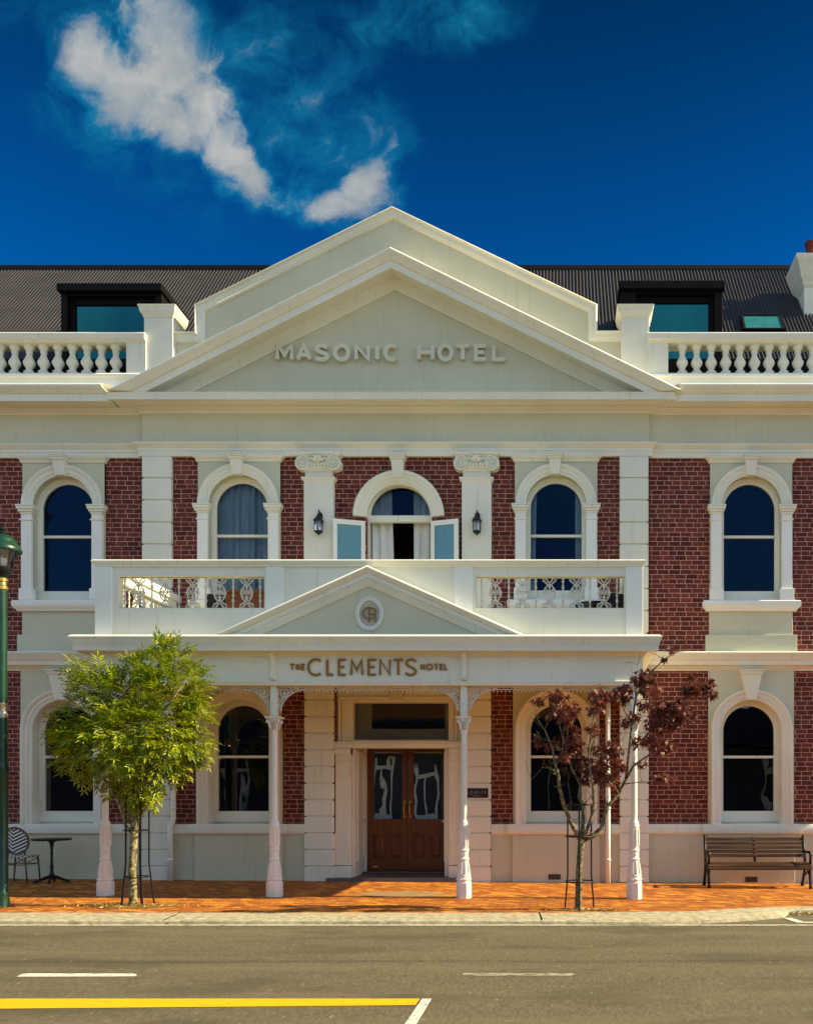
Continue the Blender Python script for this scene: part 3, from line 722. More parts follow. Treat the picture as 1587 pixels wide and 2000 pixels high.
def casement(hx, fx, y0, y1):
    """open glazed leaf from hinge hx (depth y0) to free edge fx (depth y1)"""
    z0, z1 = 4.25, PZ(1019.5, YW)
    lf = thing_part('casement', hotel, ((hx+fx)/2, YW, Z(1050)))
    L = math.hypot(fx-hx, y1-y0); ux, uy = (fx-hx)/L, (y1-y0)/L
    def slab(m, a, b, za, zb, t=.022):
        nx, ny = -uy, ux
        p = lambda s_, q: (hx+ux*s_+nx*q, y0+uy*s_+ny*q)
        r = [p(a, -t), p(b, -t), p(b, t), p(a, t)]
        m.loft([[(*q, za) for q in r], [(*q, zb) for q in r]])
    m = MB(); slab(m, 0, .075, z0, z1); slab(m, L-.075, L, z0, z1); slab(m, .075, L-.075, z1-.09, z1, .021); slab(m, .075, L-.075, z0, z0+.3, .021)
    m.build('leaf_frame', PALE, lf)
    m = MB(); slab(m, .07, L-.07, z0+.3, z1-.09, .003); m.build('pane', CASE_GLASS, lf)
CASE_GLASS = glass_mat('casement_glass', (.55, .70, .66), .15, 0.0, (.7, 1.0, .95))
casement(ccx-.625, ccx-1.18, YW-.03, YW-.20); casement(ccx+.60, ccx+1.12, YW-.03, YW-.19)

# main pediment
YO = YW-.45
al, ar = math.atan2(245*1.0, 480), math.atan2(245, 495)
zb_ = 8.885
ax_, az_ = PX(763, YO), PZ(521, YO)
lx = PX(283, YO); rx = PX(1258, YO)
def rake_st(lx, rx, zb, ax, az, tops=True):
    tl = math.atan2(az-zb, ax-lx); tr = math.atan2(az-zb, rx-ax)
    def mit(a, b):
        n1 = (-math.sin(a), math.cos(a)); n2 = (math.sin(b), math.cos(b)); k = 1+n1[0]*n2[0]+n1[1]*n2[1]
        return ((n1[0]+n2[0])/k, (n1[1]+n2[1])/k)
    return [(lx, zb, -1/math.sin(tl), 0), (ax, az, *mit(tl, tr)), (rx, zb, 1/math.sin(tr), 0)]
RAKE = [(-.16, -.05), (-.16, .04), (-.13, .055), (-.10, .07), (-.05, .12), (-.005, .15), (.012, .16), (.012, .40), (0, .40), (0, .43), (.115, .43), (.12, .445), (.14, .46), (.19, .49), (.225, .52), (.245, .535), (.265, .535), (.297, .50), (.30, .3), (.295, -.05)]
m = MB(); m.elev(rake_st(lx, rx, zb_, ax_, az_), RAKE, YW); m.build('pediment_cornice', TRIM, hotel, auto=38)
m = MB(); m.prism([(lx-.2, zb_-.03), (rx+.2, zb_-.03), (ax_, az_+.1)], YW-.02, YW+.2); m.build('tympanum', BODY, hotel)

# parapet gable behind it
yg = YW+.02
g_ = lambda px, py: (PX(px, yg), PZ(py, yg))
out = [g_(330, 652), g_(383, 652), g_(383, 599), g_(767, 408.5), g_(1166, 599), g_(1166, 650), g_(1216, 650)]
m = MB(); m.prism([(out[0][0], 8.9), (out[-1][0], 8.9)]+[(x, z-.03) for x, z in out[::-1]], yg, yg+.3); m.build('parapet_gable', BODY, hotel)
st = []
for i, (x, z) in enumerate(out):
    def nn(a, b):
        dx, dz = b[0]-a[0], b[1]-a[1]; l = math.hypot(dx, dz); return (-dz/l, dx/l)
    n1 = nn(out[i-1], out[i]) if i else nn(out[0], out[1]); n2 = nn(out[i], out[i+1]) if i < len(out)-1 else n1
    kq = 1+n1[0]*n2[0]+n1[1]*n2[1]; st.append((x, z, (n1[0]+n2[0])/kq, (n1[1]+n2[1])/kq))
m = MB(); m.elev(st, [(-.17, -.05), (-.17, .025), (-.155, .045), (-.135, .05), (-.12, .065), (-.05, .07), (-.04, .10), (-.03, .12), (-.002, .092), (0, -.42), (-.15, -.42)], yg)
m.build('gable_coping', TRIM, hotel, auto=38)
# piers and balustrades
for a, b in ((281, 337), (1213, 1267)):
    y0 = YW-.12; xa, xb = PX(a, y0), PX(b, y0)
    m = MB(); m.box(xa, xb, y0, y0+.5, 8.98, PZ(618, y0))
    m.plan([(xa, y0+.5), (xa, y0), (xb, y0), (xb, y0+.5)], [(-.25, PZ(620, y0)), (.012, PZ(620, y0)), (.02, PZ(616, y0)), (.05, PZ(611, y0)), (.062, PZ(609, y0)), (.07, PZ(603, y0)), (.085, PZ(600, y0)), (.085, PZ(598, y0)), (-.25, PZ(595, y0))])
    m.build('parapet_pier', TRIM, hotel, bevel=.006)
yb_ = YW-.16
BP = [(.088, 0), (.088, .045), (.098, .055), (.098, .075), (.06, .10), (.055, .125), (.068, .16), (.098, .20), (.108, .235), (.105, .255), (.085, .29), (.062, .335), (.052, .37), (.050, .40), (.062, .415), (.062, .43), (.052, .44), (.075, .475), (.092, .50), (.095, .545)]
zb0 = PZ(728, yb_)
def balustrade(x0, x1, solid, base):
    bal = thing_part('balustrade', hotel, ((x0+x1)/2, yb_, PZ(690, yb_)))
    m = MB(); m.plan([(x0, yb_), (x1, yb_)], [(-.34, PZ(668, yb_)), (.0, PZ(668, yb_)), (.01, PZ(664.5, yb_)), (.05, PZ(663, yb_)), (.055, PZ(653, yb_)), (.025, PZ(650, yb_)), (-.12, PZ(648.8, yb_)), (-.36, PZ(650.5, yb_))])
    m.build('handrail', TRIM, bal, auto=38)
    m = MB(); m.plan([(x0, yb_), (x1, yb_)], [(-.34, 8.98), (-.035, 8.98), (-.03, PZ(736, yb_)), (.02, PZ(735, yb_)), (.025, PZ(731.5, yb_)), (-.005, PZ(728, yb_)), (-.34, PZ(728, yb_))])
    m.build('base_course', PALE, bal, auto=38)
    for a, b in solid: MB().box(a, b, yb_+.01, yb_+.30, zb0-.01, PZ(667, yb_)).build('panel', TRIM, bal)
    return bal
def balusters(bal, xs_):
    first = None
    for x in xs_:
        if first is None:
            m = MB(); sc = (PZ(667.5, yb_)-zb0)/.545
            m.lathe([(r, z*sc) for r, z in BP], x, yb_+.15, 16, z0=zb0); first = m.build('baluster', TRIM, bal, auto=40); x0_ = x
        else:
            c = first.copy(); COL.objects.link(c); c.parent = bal; c.location = first.location+Vector((x-x0_, 0, 0)); WORLD[c.name] = WORLD[first.name]+Vector((x-x0_, 0, 0))
bx = lambda px: PX(px, yb_)
bl = balustrade(XL, bx(284), [(bx(246), bx(284)), (XL, bx(-100))], 0); balusters(bl, [bx(232.8-14.2-28.45*i) for i in range(11)])
bl = balustrade(bx(1264), XR, [(bx(1264), bx(1304.5)), (bx(1720), XR)], 0); balusters(bl, [bx(1319.5+14.3+28.45*i) for i in range(12)])
for b in [o for o in bpy.data.objects if o.name.startswith('balustrade')]: pass

# raised lettering in the tympanum: stroke letters
LET = {
 'A': ([[(0, 0), (.5, 1), (1, 0)], [(.17, .33), (.83, .33)]], .95), 'C': ('arc', .92), 'O': ('ring', 1.0), 'E': ([[(1, 1), (0, 1), (0, 0), (1, 0)], [(0, .52), (.82, .52)]], .62),
 'H': ([[(0, 0), (0, 1)], [(1, 0), (1, 1)], [(0, .52), (1, .52)]], .80), 'I': ([[(.5, 0), (.5, 1)]], .12), 'L': ([[(0, 1), (0, 0), (1, 0)]], .60),
 'M': ([[(0, 0), (0.04, 1), (.5, .30), (.96, 1), (1, 0)]], 1.12), 'N': ([[(0, 0), (0, 1), (1, 0), (1, 1)]], .85), 'S': ('ess', .70), 'T': ([[(0, 1), (1, 1)], [(.5, 0), (.5, 1)]], .78),
}
def ribbon(mb, pts, t, yf, yb, closed=False):
    n = len(pts); L = []; Rr = []
    for i, p in enumerate(pts):
        def nn(a, b):
            dx, dz = b[0]-a[0], b[1]-a[1]; l = math.hypot(dx, dz) or 1; return (-dz/l, dx/l)
        a = nn(pts[i-1], p) if (i or closed) else nn(p, pts[1])
        b = nn(p, pts[(i+1) % n]) if (i < n-1 or closed) else a
        k = max(.42, 1+a[0]*b[0]+a[1]*b[1])
        mx, mz = (a[0]+b[0])/k*t/2, (a[1]+b[1])/k*t/2
        L.append((p[0]+mx, p[1]+mz)); Rr.append((p[0]-mx, p[1]-mz))
    rings = [[(l[0], yf, l[1]), (l[0], yb, l[1]), (r[0], yb, r[1]), (r[0], yf, r[1])] for l, r in zip(L, Rr)]
    if closed: rings.append(rings[0])
    mb.loft(rings, caps=not closed)
def letter(mb, ch, x, z, h, t, yf, yb, wscale=1.0):
    spec, wd = LET[ch]; wd *= wscale; W_ = wd*h
    sx_, sz_ = W_-t, h-t
    q = lambda u, v: (x+t/2+u*sx_, z+t/2+v*sz_)
    if spec == 'ring': ribbon(mb, [q(.5+.5*math.cos(2*math.pi*i/28), .5+.53*math.sin(2*math.pi*i/28)) for i in range(28)], t, yf, yb, True)
    elif spec == 'arc': ribbon(mb, [q(.55+.55*math.cos(R(52+i*256/26)), .5+.53*math.sin(R(52+i*256/26))) for i in range(27)], t, yf, yb)
    elif spec == 'ess':
        pts = [(.93, .86), (.80, .97), (.55, 1.03), (.30, 1.0), (.12, .90), (.09, .75), (.18, .63), (.40, .54), (.66, .45), (.88, .34), (.95, .20), (.85, .07), (.62, -.02), (.38, -.03), (.14, .03), (.02, .14)]
        ribbon(mb, [q(*p) for p in pts], t, yf, yb)
    else:
        for k, st_ in enumerate(spec):
            if k and ch in 'EHT':
                st_ = [(u, v) for u, v in st_]
            ribbon(mb, [q(u, v) for u, v in st_], t, yf+.0015*k, yb)
    return W_
def word(text, ext, Y, z, h, t, yf, yb, mat, parent, name, back=None):
    """raised letters, each between its own left and right edge"""
    m = MB(); e = MB()
    for c, (a, b) in zip(text, ext):
        x0, x1 = PX(a, Y), PX(b, Y); ws = (x1-x0)/(LET[c][1]*h)
        letter(m, c, x0, z, h, t, yf, yb, ws)
        if back: letter(e, c, x0-back[1], z-back[1], h+2*back[1], t+2*back[1], yf+.008, yb, ((x1-x0)+2*back[1])/(LET[c][1]*(h+2*back[1])))
    o = m.build(name, mat, parent)
    if back: e.build(name+'_edge', back[0], parent)
    return o
yt = YW-.02
word('MASONIC', [(540+x/2.994-10, 540+y/2.994-10) for x, y in ((30, 137), (148, 245), (254, 347), (366, 467), (490, 582), (611, 636), (659, 748))], yt, PZ(709, yt), .318, .072, yt-.085, yt+.01, LETTER, hotel, 'lettering')
word('HOTEL', [(530+x/2.994, 530+y/2.994) for x, y in ((855, 956), (973, 1067), (1073, 1167), (1185, 1266), (1290, 1379))], yt, PZ(709, yt), .318, .072, yt-.085, yt+.01, LETTER, hotel, 'lettering')

# roof of corrugated steel with dormers, skylight and chimney
RP, RY0, RZ0 = 1.25, 17.0, 9.6
ridge_y = 20.55; ridge_z = RZ0+RP*(ridge_y-RY0)
m = MB(); pitch = .0765; n = int((XR-XL+6)/pitch*6); nl = math.hypot(1, RP)
vs = []; fs = []
for i in range(n+1):
    x = XL-3+i*pitch/6; o = .019*math.cos(2*math.pi*i/6)
    vs += [(x, RY0-.2-o*RP/nl, RZ0-.2*RP+o/nl), (x, ridge_y-o*RP/nl, ridge_z+o/nl)]
fs = [(2*i, 2*i+2, 2*i+3, 2*i+1) for i in range(n)]
m.add(vs, fs); roof = m.build('roof', ROOF, hotel, smooth=True)
m = MB(); m.add([(XL-3, ridge_y, ridge_z), (XR+3, ridge_y, ridge_z), (XR+3, ridge_y+4, ridge_z-5), (XL-3, ridge_y+4, ridge_z-5)], [(0, 1, 2, 3)]); m.build('rear_slope', ROOF, roof)
m = MB(); m.plan([(XL-3, ridge_y), (XR+3, ridge_y)], [(.12, ridge_z-.15), (.13, ridge_z-.12), (.03, ridge_z+.03), (-.03, ridge_z+.03), (-.13, ridge_z-.12), (-.12, ridge_z-.15)]); m.build('ridge_capping', DARK_METAL, roof)
m = MB(); m.box(XL, XR, 16.55, RY0+.1, 9.0, 9.06); m.box(XL, XR, 16.92, 16.97, 9.06, PZ(702, 16.95)); m.build('gutter_and_shade_sheet', DARK_METAL, roof)  # gutter floor, and an upright dark sheet added as shade behind the balusters
def roofz(y): return RZ0+RP*(y-RY0)
def dormer(p0, p1, ptop, pft, g0, g1, gtop, yd=17.5):
    x0, x1 = PX(p0, yd), PX(p1, yd); zt, zf = PZ(ptop, yd), PZ(pft, yd)
    yb2 = RY0+(zt-RZ0)/RP+.1
    d = thing_part('dormer', hotel, ((x0+x1)/2, yd, zt-.6))
    m = MB(); m.box(x0-.035, x1+.035, yd-.12, yb2, zf, zt); m.build('dormer_roof', DARK_METAL, d, bevel=.01)
    zb = roofz(yd)-.45
    gx0, gx1, gz1 = PX(g0, yd+.14), PX(g1, yd+.14), PZ(gtop, yd+.14)
    m = MB(); m.box(x0, gx0-.10, yd-.02, yd+.22, zb, zf); m.box(gx1+.10, x1, yd-.02, yd+.22, zb, zf)
    m.box(gx0-.10, gx1+.10, yd-.01, yd+.22, gz1+.12, zf)
    m.box(gx0-.10, gx0, yd+.1, yd+.22, zb, gz1+.12); m.box(gx1, gx1+.10, yd+.1, yd+.22, zb, gz1+.12); m.box(gx0, gx1, yd+.1, yd+.22, gz1, gz1+.12)
    m.build('dormer_frame', DARK_METAL, d, bevel=.006)
    m = MB()
    for xa, xb in ((x0, x0+.05), (x1-.05, x1)):
        m.add([(xa, yd+.2, zb), (xa, yd+.2, zf), (xa, yb2, zf), (xb, yd+.2, zb), (xb, yd+.2, zf), (xb, yb2, zf)], [(0, 1, 2), (3, 5, 4), (0, 3, 4, 1), (1, 4, 5, 2), (2, 5, 3, 0)])
    for i in range(3): m.box(x1, x1+.02, yd+.25+.22*i, yd+.29+.22*i, roofz(yd+.3+.22*i), zf-.01)
    m.build('dormer_cheek', DARK_METAL, d)
    MB().box(gx0-.02, gx1+.02, yd+.14, yd+.16, zb, gz1+.02).build('pane', TEAL_GLASS, d)
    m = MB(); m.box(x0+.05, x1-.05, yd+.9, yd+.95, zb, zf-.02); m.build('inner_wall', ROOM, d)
dormer(120, 317, 559, 573.5, 149, 300, 597)
dormer(1211, 1410, 554, 569.5, 1250, 1382.5, 593)
# skylight lying on the roof slope
ysk = 17.55
def onroof(px, py, lift=0.0):
    Y = (H-RZ0+RP*RY0)/(RP-(VY-py)/F); return Vector((PX(px, Y), Y-lift*RP/nl, PZ(py, Y)+lift/nl))
sk = thing_part('skylight', hotel, tuple(onroof(1485, 635)))
q = [onroof(1450, 650), onroof(1532, 650), onroof(1524, 622), onroof(1444, 622)]
c = sum(q, Vector())/4
nr = Vector((0, -RP/nl, 1/nl))
m = MB(); m.loft([[p+nr*.0 for p in q], [p+nr*.09 for p in q], [c+(p-c)*.88+nr*.09 for p in q], [c+(p-c)*.88+nr*.05 for p in q]], caps=False); m.build('skylight_frame', DARK_METAL, sk)
SKY_REFLECT = plain('painted_sky_reflection', (.035, .20, .21), .12)  # teal reflection of the sky painted into the skylight pane colour
MB().add([c+(p-c)*.9+nr*.07 for p in q], [(0, 1, 2, 3)]).build('pane', SKY_REFLECT, sk)
# chimney
cy = 18.95; chx = PX(1570, cy); 
ch = thing_part('chimney', hotel, (chx+.45, cy+.3, 12.6))
zt = PZ(495, cy-.2)
m = MB(); m.box(chx, chx+1.1, cy, cy+.65, 11.2, zt-.2); m.build('stack', TRIM, ch)
m = MB(); cp = [(chx, cy+.65), (chx, cy), (chx+1.1, cy), (chx+1.1, cy+.65)]
m.plan(cp, [(-.3, zt-.62), (.0, zt-.62), (.03, zt-.58), (.05, zt-.54), (.06, zt-.46), (.10, zt-.42), (.12, zt-.30), (.20, zt-.12), (.23, zt-.06), (.23, zt), (-.3, zt+.05)])
m.build('chimney_cap', TRIM, ch, auto=38)
MB().lathe([(.13, 0), (.13, .05), (.105, .09), (.10, .42), (.13, .46), (.13, .52), (.09, .52), (.09, .3)], PX(1590, cy), cy+.3, 16, z0=zt+.02).build('chimney_pot', TERRACOTTA, ch, auto=40)

# gloom inside: floors, back walls and partitions of the rooms
m = MB()
m.box(XL, XR, 18.9, 19.0, -.2, 9.0); m.box(XL, XR, 16.6, 19.0, 3.95, 4.1); m.box(XL, XR, 16.55, 19.0, 8.9, 9.0)
for x in (XL, U(-20), U(270), U(590), U(960), U(1240), XR): m.box(x-.05, x+.05, 17.9 if abs(x) < 6.2 else 16.6, 18.9, -.2, 8.9)
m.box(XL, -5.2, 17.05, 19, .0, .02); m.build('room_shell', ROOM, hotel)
MB().box(XL-.3, XL, YS, 24, -.2, 9.6).build('gable_wall', BRICK, hotel); MB().box(XR, XR+.3, YS, 24, -.2, 9.6).build('gable_wall', BRICK, hotel)


# ------------------------------------------------------------------ entrance bay
XL0, XR0 = U(653)-.01, U(903)+.01
ent = thing_part('entrance', hotel, ((XL0+XR0)/2, YW, 1.7))
yt_ = YW+.10
tx0, tx1, tz0, tz1 = PX(692, yt_+.12), PX(877, yt_+.12), PZ(1446, yt_+.12), PZ(1374, yt_+.12)
m = MB(); m.box(XL0, tx0, yt_, yt_+.25, 2.46, 3.95); m.box(tx1, XR0, yt_, yt_+.25, 2.46, 3.95); m.box(tx0, tx1, yt_, yt_+.25, tz1, 3.95); m.box(tx0, tx1, yt_, yt_+.25, 2.46, tz0)
m.build('transom_surround', TRIM, ent, bevel=.01)
m = MB()                                              # stepped frame round the fanlight
def frame(m, x0, x1, z0, z1, w, y0, y1): m.box(x0, x0+w, y0, y1, z0, z1); m.box(x1-w, x1, y0, y1, z0, z1); m.box(x0+w, x1-w, y0, y1, z1-w, z1)
frame(m, tx0-.27, tx1+.17, 2.50, tz1+.11, .05, yt_-.05, yt_+.01)
frame(m, tx0-.20, tx1+.11, 2.50, tz1+.06, .035, yt_-.03, yt_+.01)
m.box(tx0-.03, tx1+.03, yt_-.03, yt_+.05, tz0-.05, tz0-.01)
m.box(XL0+.01, XR0-.01, yt_-.14, yt_+.2, 2.445, 2.53); m.box(XL0+.005, XR0-.005, yt_-.17, yt_+.1, 2.53, 2.56)
m.build('entrance_moulding', TRIM, ent, bevel=.01)
m = MB(); keystone(m, PX(775, yt_), Z(1340), Z(1366), .26, .24, yt_, .07); m.build('keystone', BODY, ent, bevel=.006)
MB().box(tx0-.02, tx1+.02, yt_+.17, yt_+.175, tz0-.02, tz1+.02).build('fanlight_pane', GLASS_LOW, ent)
m = MB()                                              # inner lobby screen seen through the fanlight
ly = 16.72
m.box(-4.4, PX(725, ly), ly, ly+.1, 2.56, 3.9); m.box(PX(869, ly), -1.7, ly, ly+.1, 2.56, 3.9); m.box(PX(725, ly), PX(869, ly), ly, ly+.1, 2.56, PZ(1424, ly)); m.box(PX(725, ly), PX(869, ly), ly, ly+.1, PZ(1372, ly), 3.9)
m.build('lobby_screen', TRIM, ent)
dl, dr, dz0, dz1, yd_ = PX(717.5, 17.2), PX(873.8, 17.2), .075, 2.56, 17.2
for sg, xa, xb in ((-1, XL0, U(684.5)), (1, U(876), XR0)):
    m = MB(); m.box(xa, xb, YW+.0, YW+.16, .26, 2.445); m.box(xa-.0, xb+(.02 if sg < 0 else 0), YW-.03, YW+.16, -.06, .25); m.box(xa, xb, YW-.03, YW+.16, 2.32, 2.44); m.box(xa, xb, YW-.015, YW+.16, 2.19, 2.21)
    m.build('entrance_pilaster', TRIM, ent, bevel=.012)
    x0, x1 = (XL0, dl-.05) if sg < 0 else (dr+.05, XR0)
    m = MB(); m.box(x0, x1, YW+.16, 17.3, -.06, 2.56)
    px_ = x1 if sg < 0 else x0
    for a, b, c, d in ((16.5, 16.56, .3, 2.4), (16.98, 17.04, .3, 2.4), (16.56, 16.98, 2.34, 2.4), (16.56, 16.98, 1.02, 1.10), (16.56, 16.98, .3, .36)):
        m.box(*sorted((px_, px_-sg*.03)), a, b, c, d)
    m.box(*sorted((px_, px_-sg*.055)), 16.42, 17.1, 1.06, 1.085)
    m.box(x1-.002 if sg < 0 else x0-.05, x1+.05 if sg < 0 else x0+.002, 17.1, 17.3, -.06, 2.56)
    m.build('reveal_panelling', TRIM, ent, bevel=.008)
m = MB(); m.box(XL0-.0, XR0+.0, YW+.18, 17.3, 2.56, 2.60); m.build('porch_ceiling', TRIM, ent)
m = MB(); m.box(U(640), U(915), YW-.16, 17.32, -.2, .035); m.box(dl-.04, dr+.04, 16.95, 17.32, .035, .07); m.build('threshold', plain('threshold_stone', (.12, .10, .09), .6), ent, bevel=.01)
mid = (dl+dr)/2
def leaf(x0, x1, g0, g1, hx):
    d = thing_part('door', hotel, ((x0+x1)/2, yd_, 1.3))
    gz0, gz1 = PZ(1600, yd_), 2.47
    p = [(x0+.10, (x0+x1)/2-.05), ((x0+x1)/2+.05, x1-.10)]; pz0, pz1 = PZ(1677, yd_), PZ(1630, yd_)
    m = MB(); y0, y1 = yd_-.025, yd_+.025
    m.box(x0, g0, y0, y1, gz0, dz1); m.box(g1, x1, y0, y1, gz0, dz1); m.box(g0, g1, y0, y1, gz1, dz1)
    m.box(x0, x1, y0, y1, pz1, gz0); m.box(x0, x1, y0, y1, dz0, pz0)
    m.box(x0, p[0][0], y0, y1, pz0, pz1); m.box(p[0][1], p[1][0], y0, y1, pz0, pz1); m.box(p[1][1], x1, y0, y1, pz0, pz1)
    for a, b in p:
        m.box(a, b, y0+.022, y1, pz0, pz1)
        m.loft([[(a+.03, y0+.022, pz0+.03), (b-.03, y0+.022, pz0+.03), (b-.03, y0+.022, pz1-.03), (a+.03, y0+.022, pz1-.03)], [(a+.055, y0+.006, pz0+.06), (b-.055, y0+.006, pz0+.06), (b-.055, y0+.006, pz1-.06), (a+.055, y0+.006, pz1-.06)]])
    for a, b, c, e in ((g0-.014, g0, gz0-.014, gz1), (g1, g1+.014, gz0-.014, gz1), (g0, g1, gz0-.014, gz0)): m.box(a, b, y0-.008, y0, c, e)
    m.build('door_leaf', DOOR_WOOD, d, bevel=.004)
    MB().box(g0-.004, g1+.004, yd_-.004, yd_+.004, gz0-.004, gz1+.004).build('pane', DOOR_GLASS, d)
    m = MB(); z0, z1 = PZ(1595, yd_), PZ(1567, yd_); yh = y0
    m.tube([(hx, yh-.005, z0), (hx, yh-.05, z0+.03), (hx, yh-.06, (z0+z1)/2), (hx, yh-.05, z1-.03), (hx, yh-.005, z1)], [.013, .013, .017, .013, .013], 8)
    for z in (z0, z1): m.ball((hx, yh-.008, z), .026, 10, sy=.5, sz=1.5)
    m.build('handle', BRASS, d, smooth=True)
    return d
dA = leaf(dl, mid-.003, PX(730.5, yd_), PX(785, yd_), PX(790, yd_)); leaf(mid+.003, dr, PX(808, yd_), PX(863.5, yd_), PX(801, yd_))
MB().box(PX(729, yd_), PX(738, yd_), yd_-.032, yd_-.026, PZ(1694.5, yd_), PZ(1691, yd_)).build('kick_plate', BRASS, dA)

# downpipes and air bricks
for px, zt in ((345.5, 3.95), (1186, 3.95)):
    m = MB(); x = U(px); y = YW-.15; o = -.06 if px < 700 else 0
    m.tube([(x, y, zt), (x, y, 1.15), (x+o*.2, y, 1.08), (x+o, y, .98), (x+o, y, .9), (x+o, y, gz(x, y)-.02)], .047, 12)
    for z in (2.9, 1.3, .35): m.tube([(x+(o if z < .9 else 0), y, z), (x+(o if z < .9 else 0), y, z+.05)], .054, 12)
    m.build('downpipe', PALE, hotel, smooth=True)
for px, py, y in ((1082.5, 1713, YW-.095), (1466.5, 1718, YS-.075)):
    m = MB(); x, z = PX(px, y), PZ(py, y)
    m.box(x-.115, x+.115, y-.008, y+.012, z-.05, z+.05)
    m.build('air_grille', plain('grille_metal', (.10, .085, .06), .6), hotel)
    m2 = MB()
    for i in range(9):
        for j in range(3): m2.box(x-.10+.023*i, x-.088+.023*i, y-.0095, y-.006, z-.036+.027*j, z-.018+.027*j)
    m2.build('grille_slot', DARK_METAL, hotel)['kind'] = 'stuff'

# ------------------------------------------------------------------ portico
def P(px): return PX(px, YP)
def Q(py): return PZ(py, YP)
B0, B1 = P(185), P(1255)
COLX = [PX(205.8, 13.7), PX(536, 13.7), PX(906, 13.7), PX(1238, 13.7)]
ZB0, ZB1 = Q(1339), Q(1281)
por = [(B0, YW), (B0, YP), (B1, YP), (B1, YW)]
m = MB()
m.plan(por, [(-.26, ZB0+.004), (.02, ZB0+.004), (.02, ZB0+.035), (.03, ZB0+.04), (.035, ZB0+.065), (.0, ZB0+.075), (.0, ZB1+.03), (-.26, ZB1+.03)])
m.build('portico_beam', TRIM, hotel, auto=38)
m = MB()
m.plan(por, [(-.27, ZB1-.005), (.012, ZB1-.005), (.02, ZB1+.012), (.05, ZB1+.03), (.06, ZB1+.05), (.075, 3.80), (.20, 3.815), (.20, 3.80), (.222, 3.80), (.222, 3.875), (.228, 3.885), (.236, 3.905), (.25, 3.945), (.265, 3.985), (.275, 4.0), (.275, 4.008), (.240, 4.042), (.02, 4.058), (-.27, 4.055)])
m.build('portico_cornice', TRIM, hotel, auto=38)
m = MB(); m.box(B0+.2, B1-.2, YP+.2, YW+.05, 3.86, 4.075); m.build('balcony_floor', BODY, hotel)
m = MB(); m.box(B0+.2, B1-.2, YP+.2, YW+.05, ZB1-.02, ZB1+.02)
m.build('portico_ceiling', TRIM, hotel)
for x in COLX[1:3]:                                   # scroll consoles on the beam over the inner columns
    m = MB(); pr = [(0.0, ZB0+.08), (.03, ZB0+.085), (.05, ZB0+.11), (.05, ZB0+.16), (.035, ZB0+.22), (.04, ZB1-.10), (.08, ZB1-.04), (.10, ZB1), (.10, ZB1+.055), (0, ZB1+.055)]
    xc = P(534) if x < -3 else P(906)
    m.loft([[(xc-.042, YP+.002-o, z) for o, z in pr], [(xc-.03, YP-.014-o, z) for o, z in pr], [(xc+.03, YP-.014-o, z) for o, z in pr], [(xc+.042, YP+.002-o, z) for o, z in pr]]); m.build('console', TRIM, hotel, auto=50)
yl = YP+.0
sg_ = lambda *q: [(560+x/4.667, 560+y/4.667) for x, y in q]
word('THE', sg_((28, 74), (86, 119), (135, 166)), YP, Q(1309), .098, .018, yl-.03, yl+.002, GOLD_LETTER, hotel, 'sign_letters', (GILT, .005))
word('CLEMENTS', sg_((190, 330), (362, 430), (468, 545), (580, 698), (738, 820), (843, 948), (965, 1068), (1073, 1190)), YP, Q(1320), .262, .030, yl-.03, yl+.002, GOLD_LETTER, hotel, 'sign_letters', (GILT, .006))
word('HOTEL', sg_((1220, 1257), (1270, 1332), (1340, 1382), (1394, 1426), (1434, 1466)), YP, Q(1309), .098, .018, yl-.03, yl+.002, GOLD_LETTER, hotel, 'sign_letters', (GILT, .005))

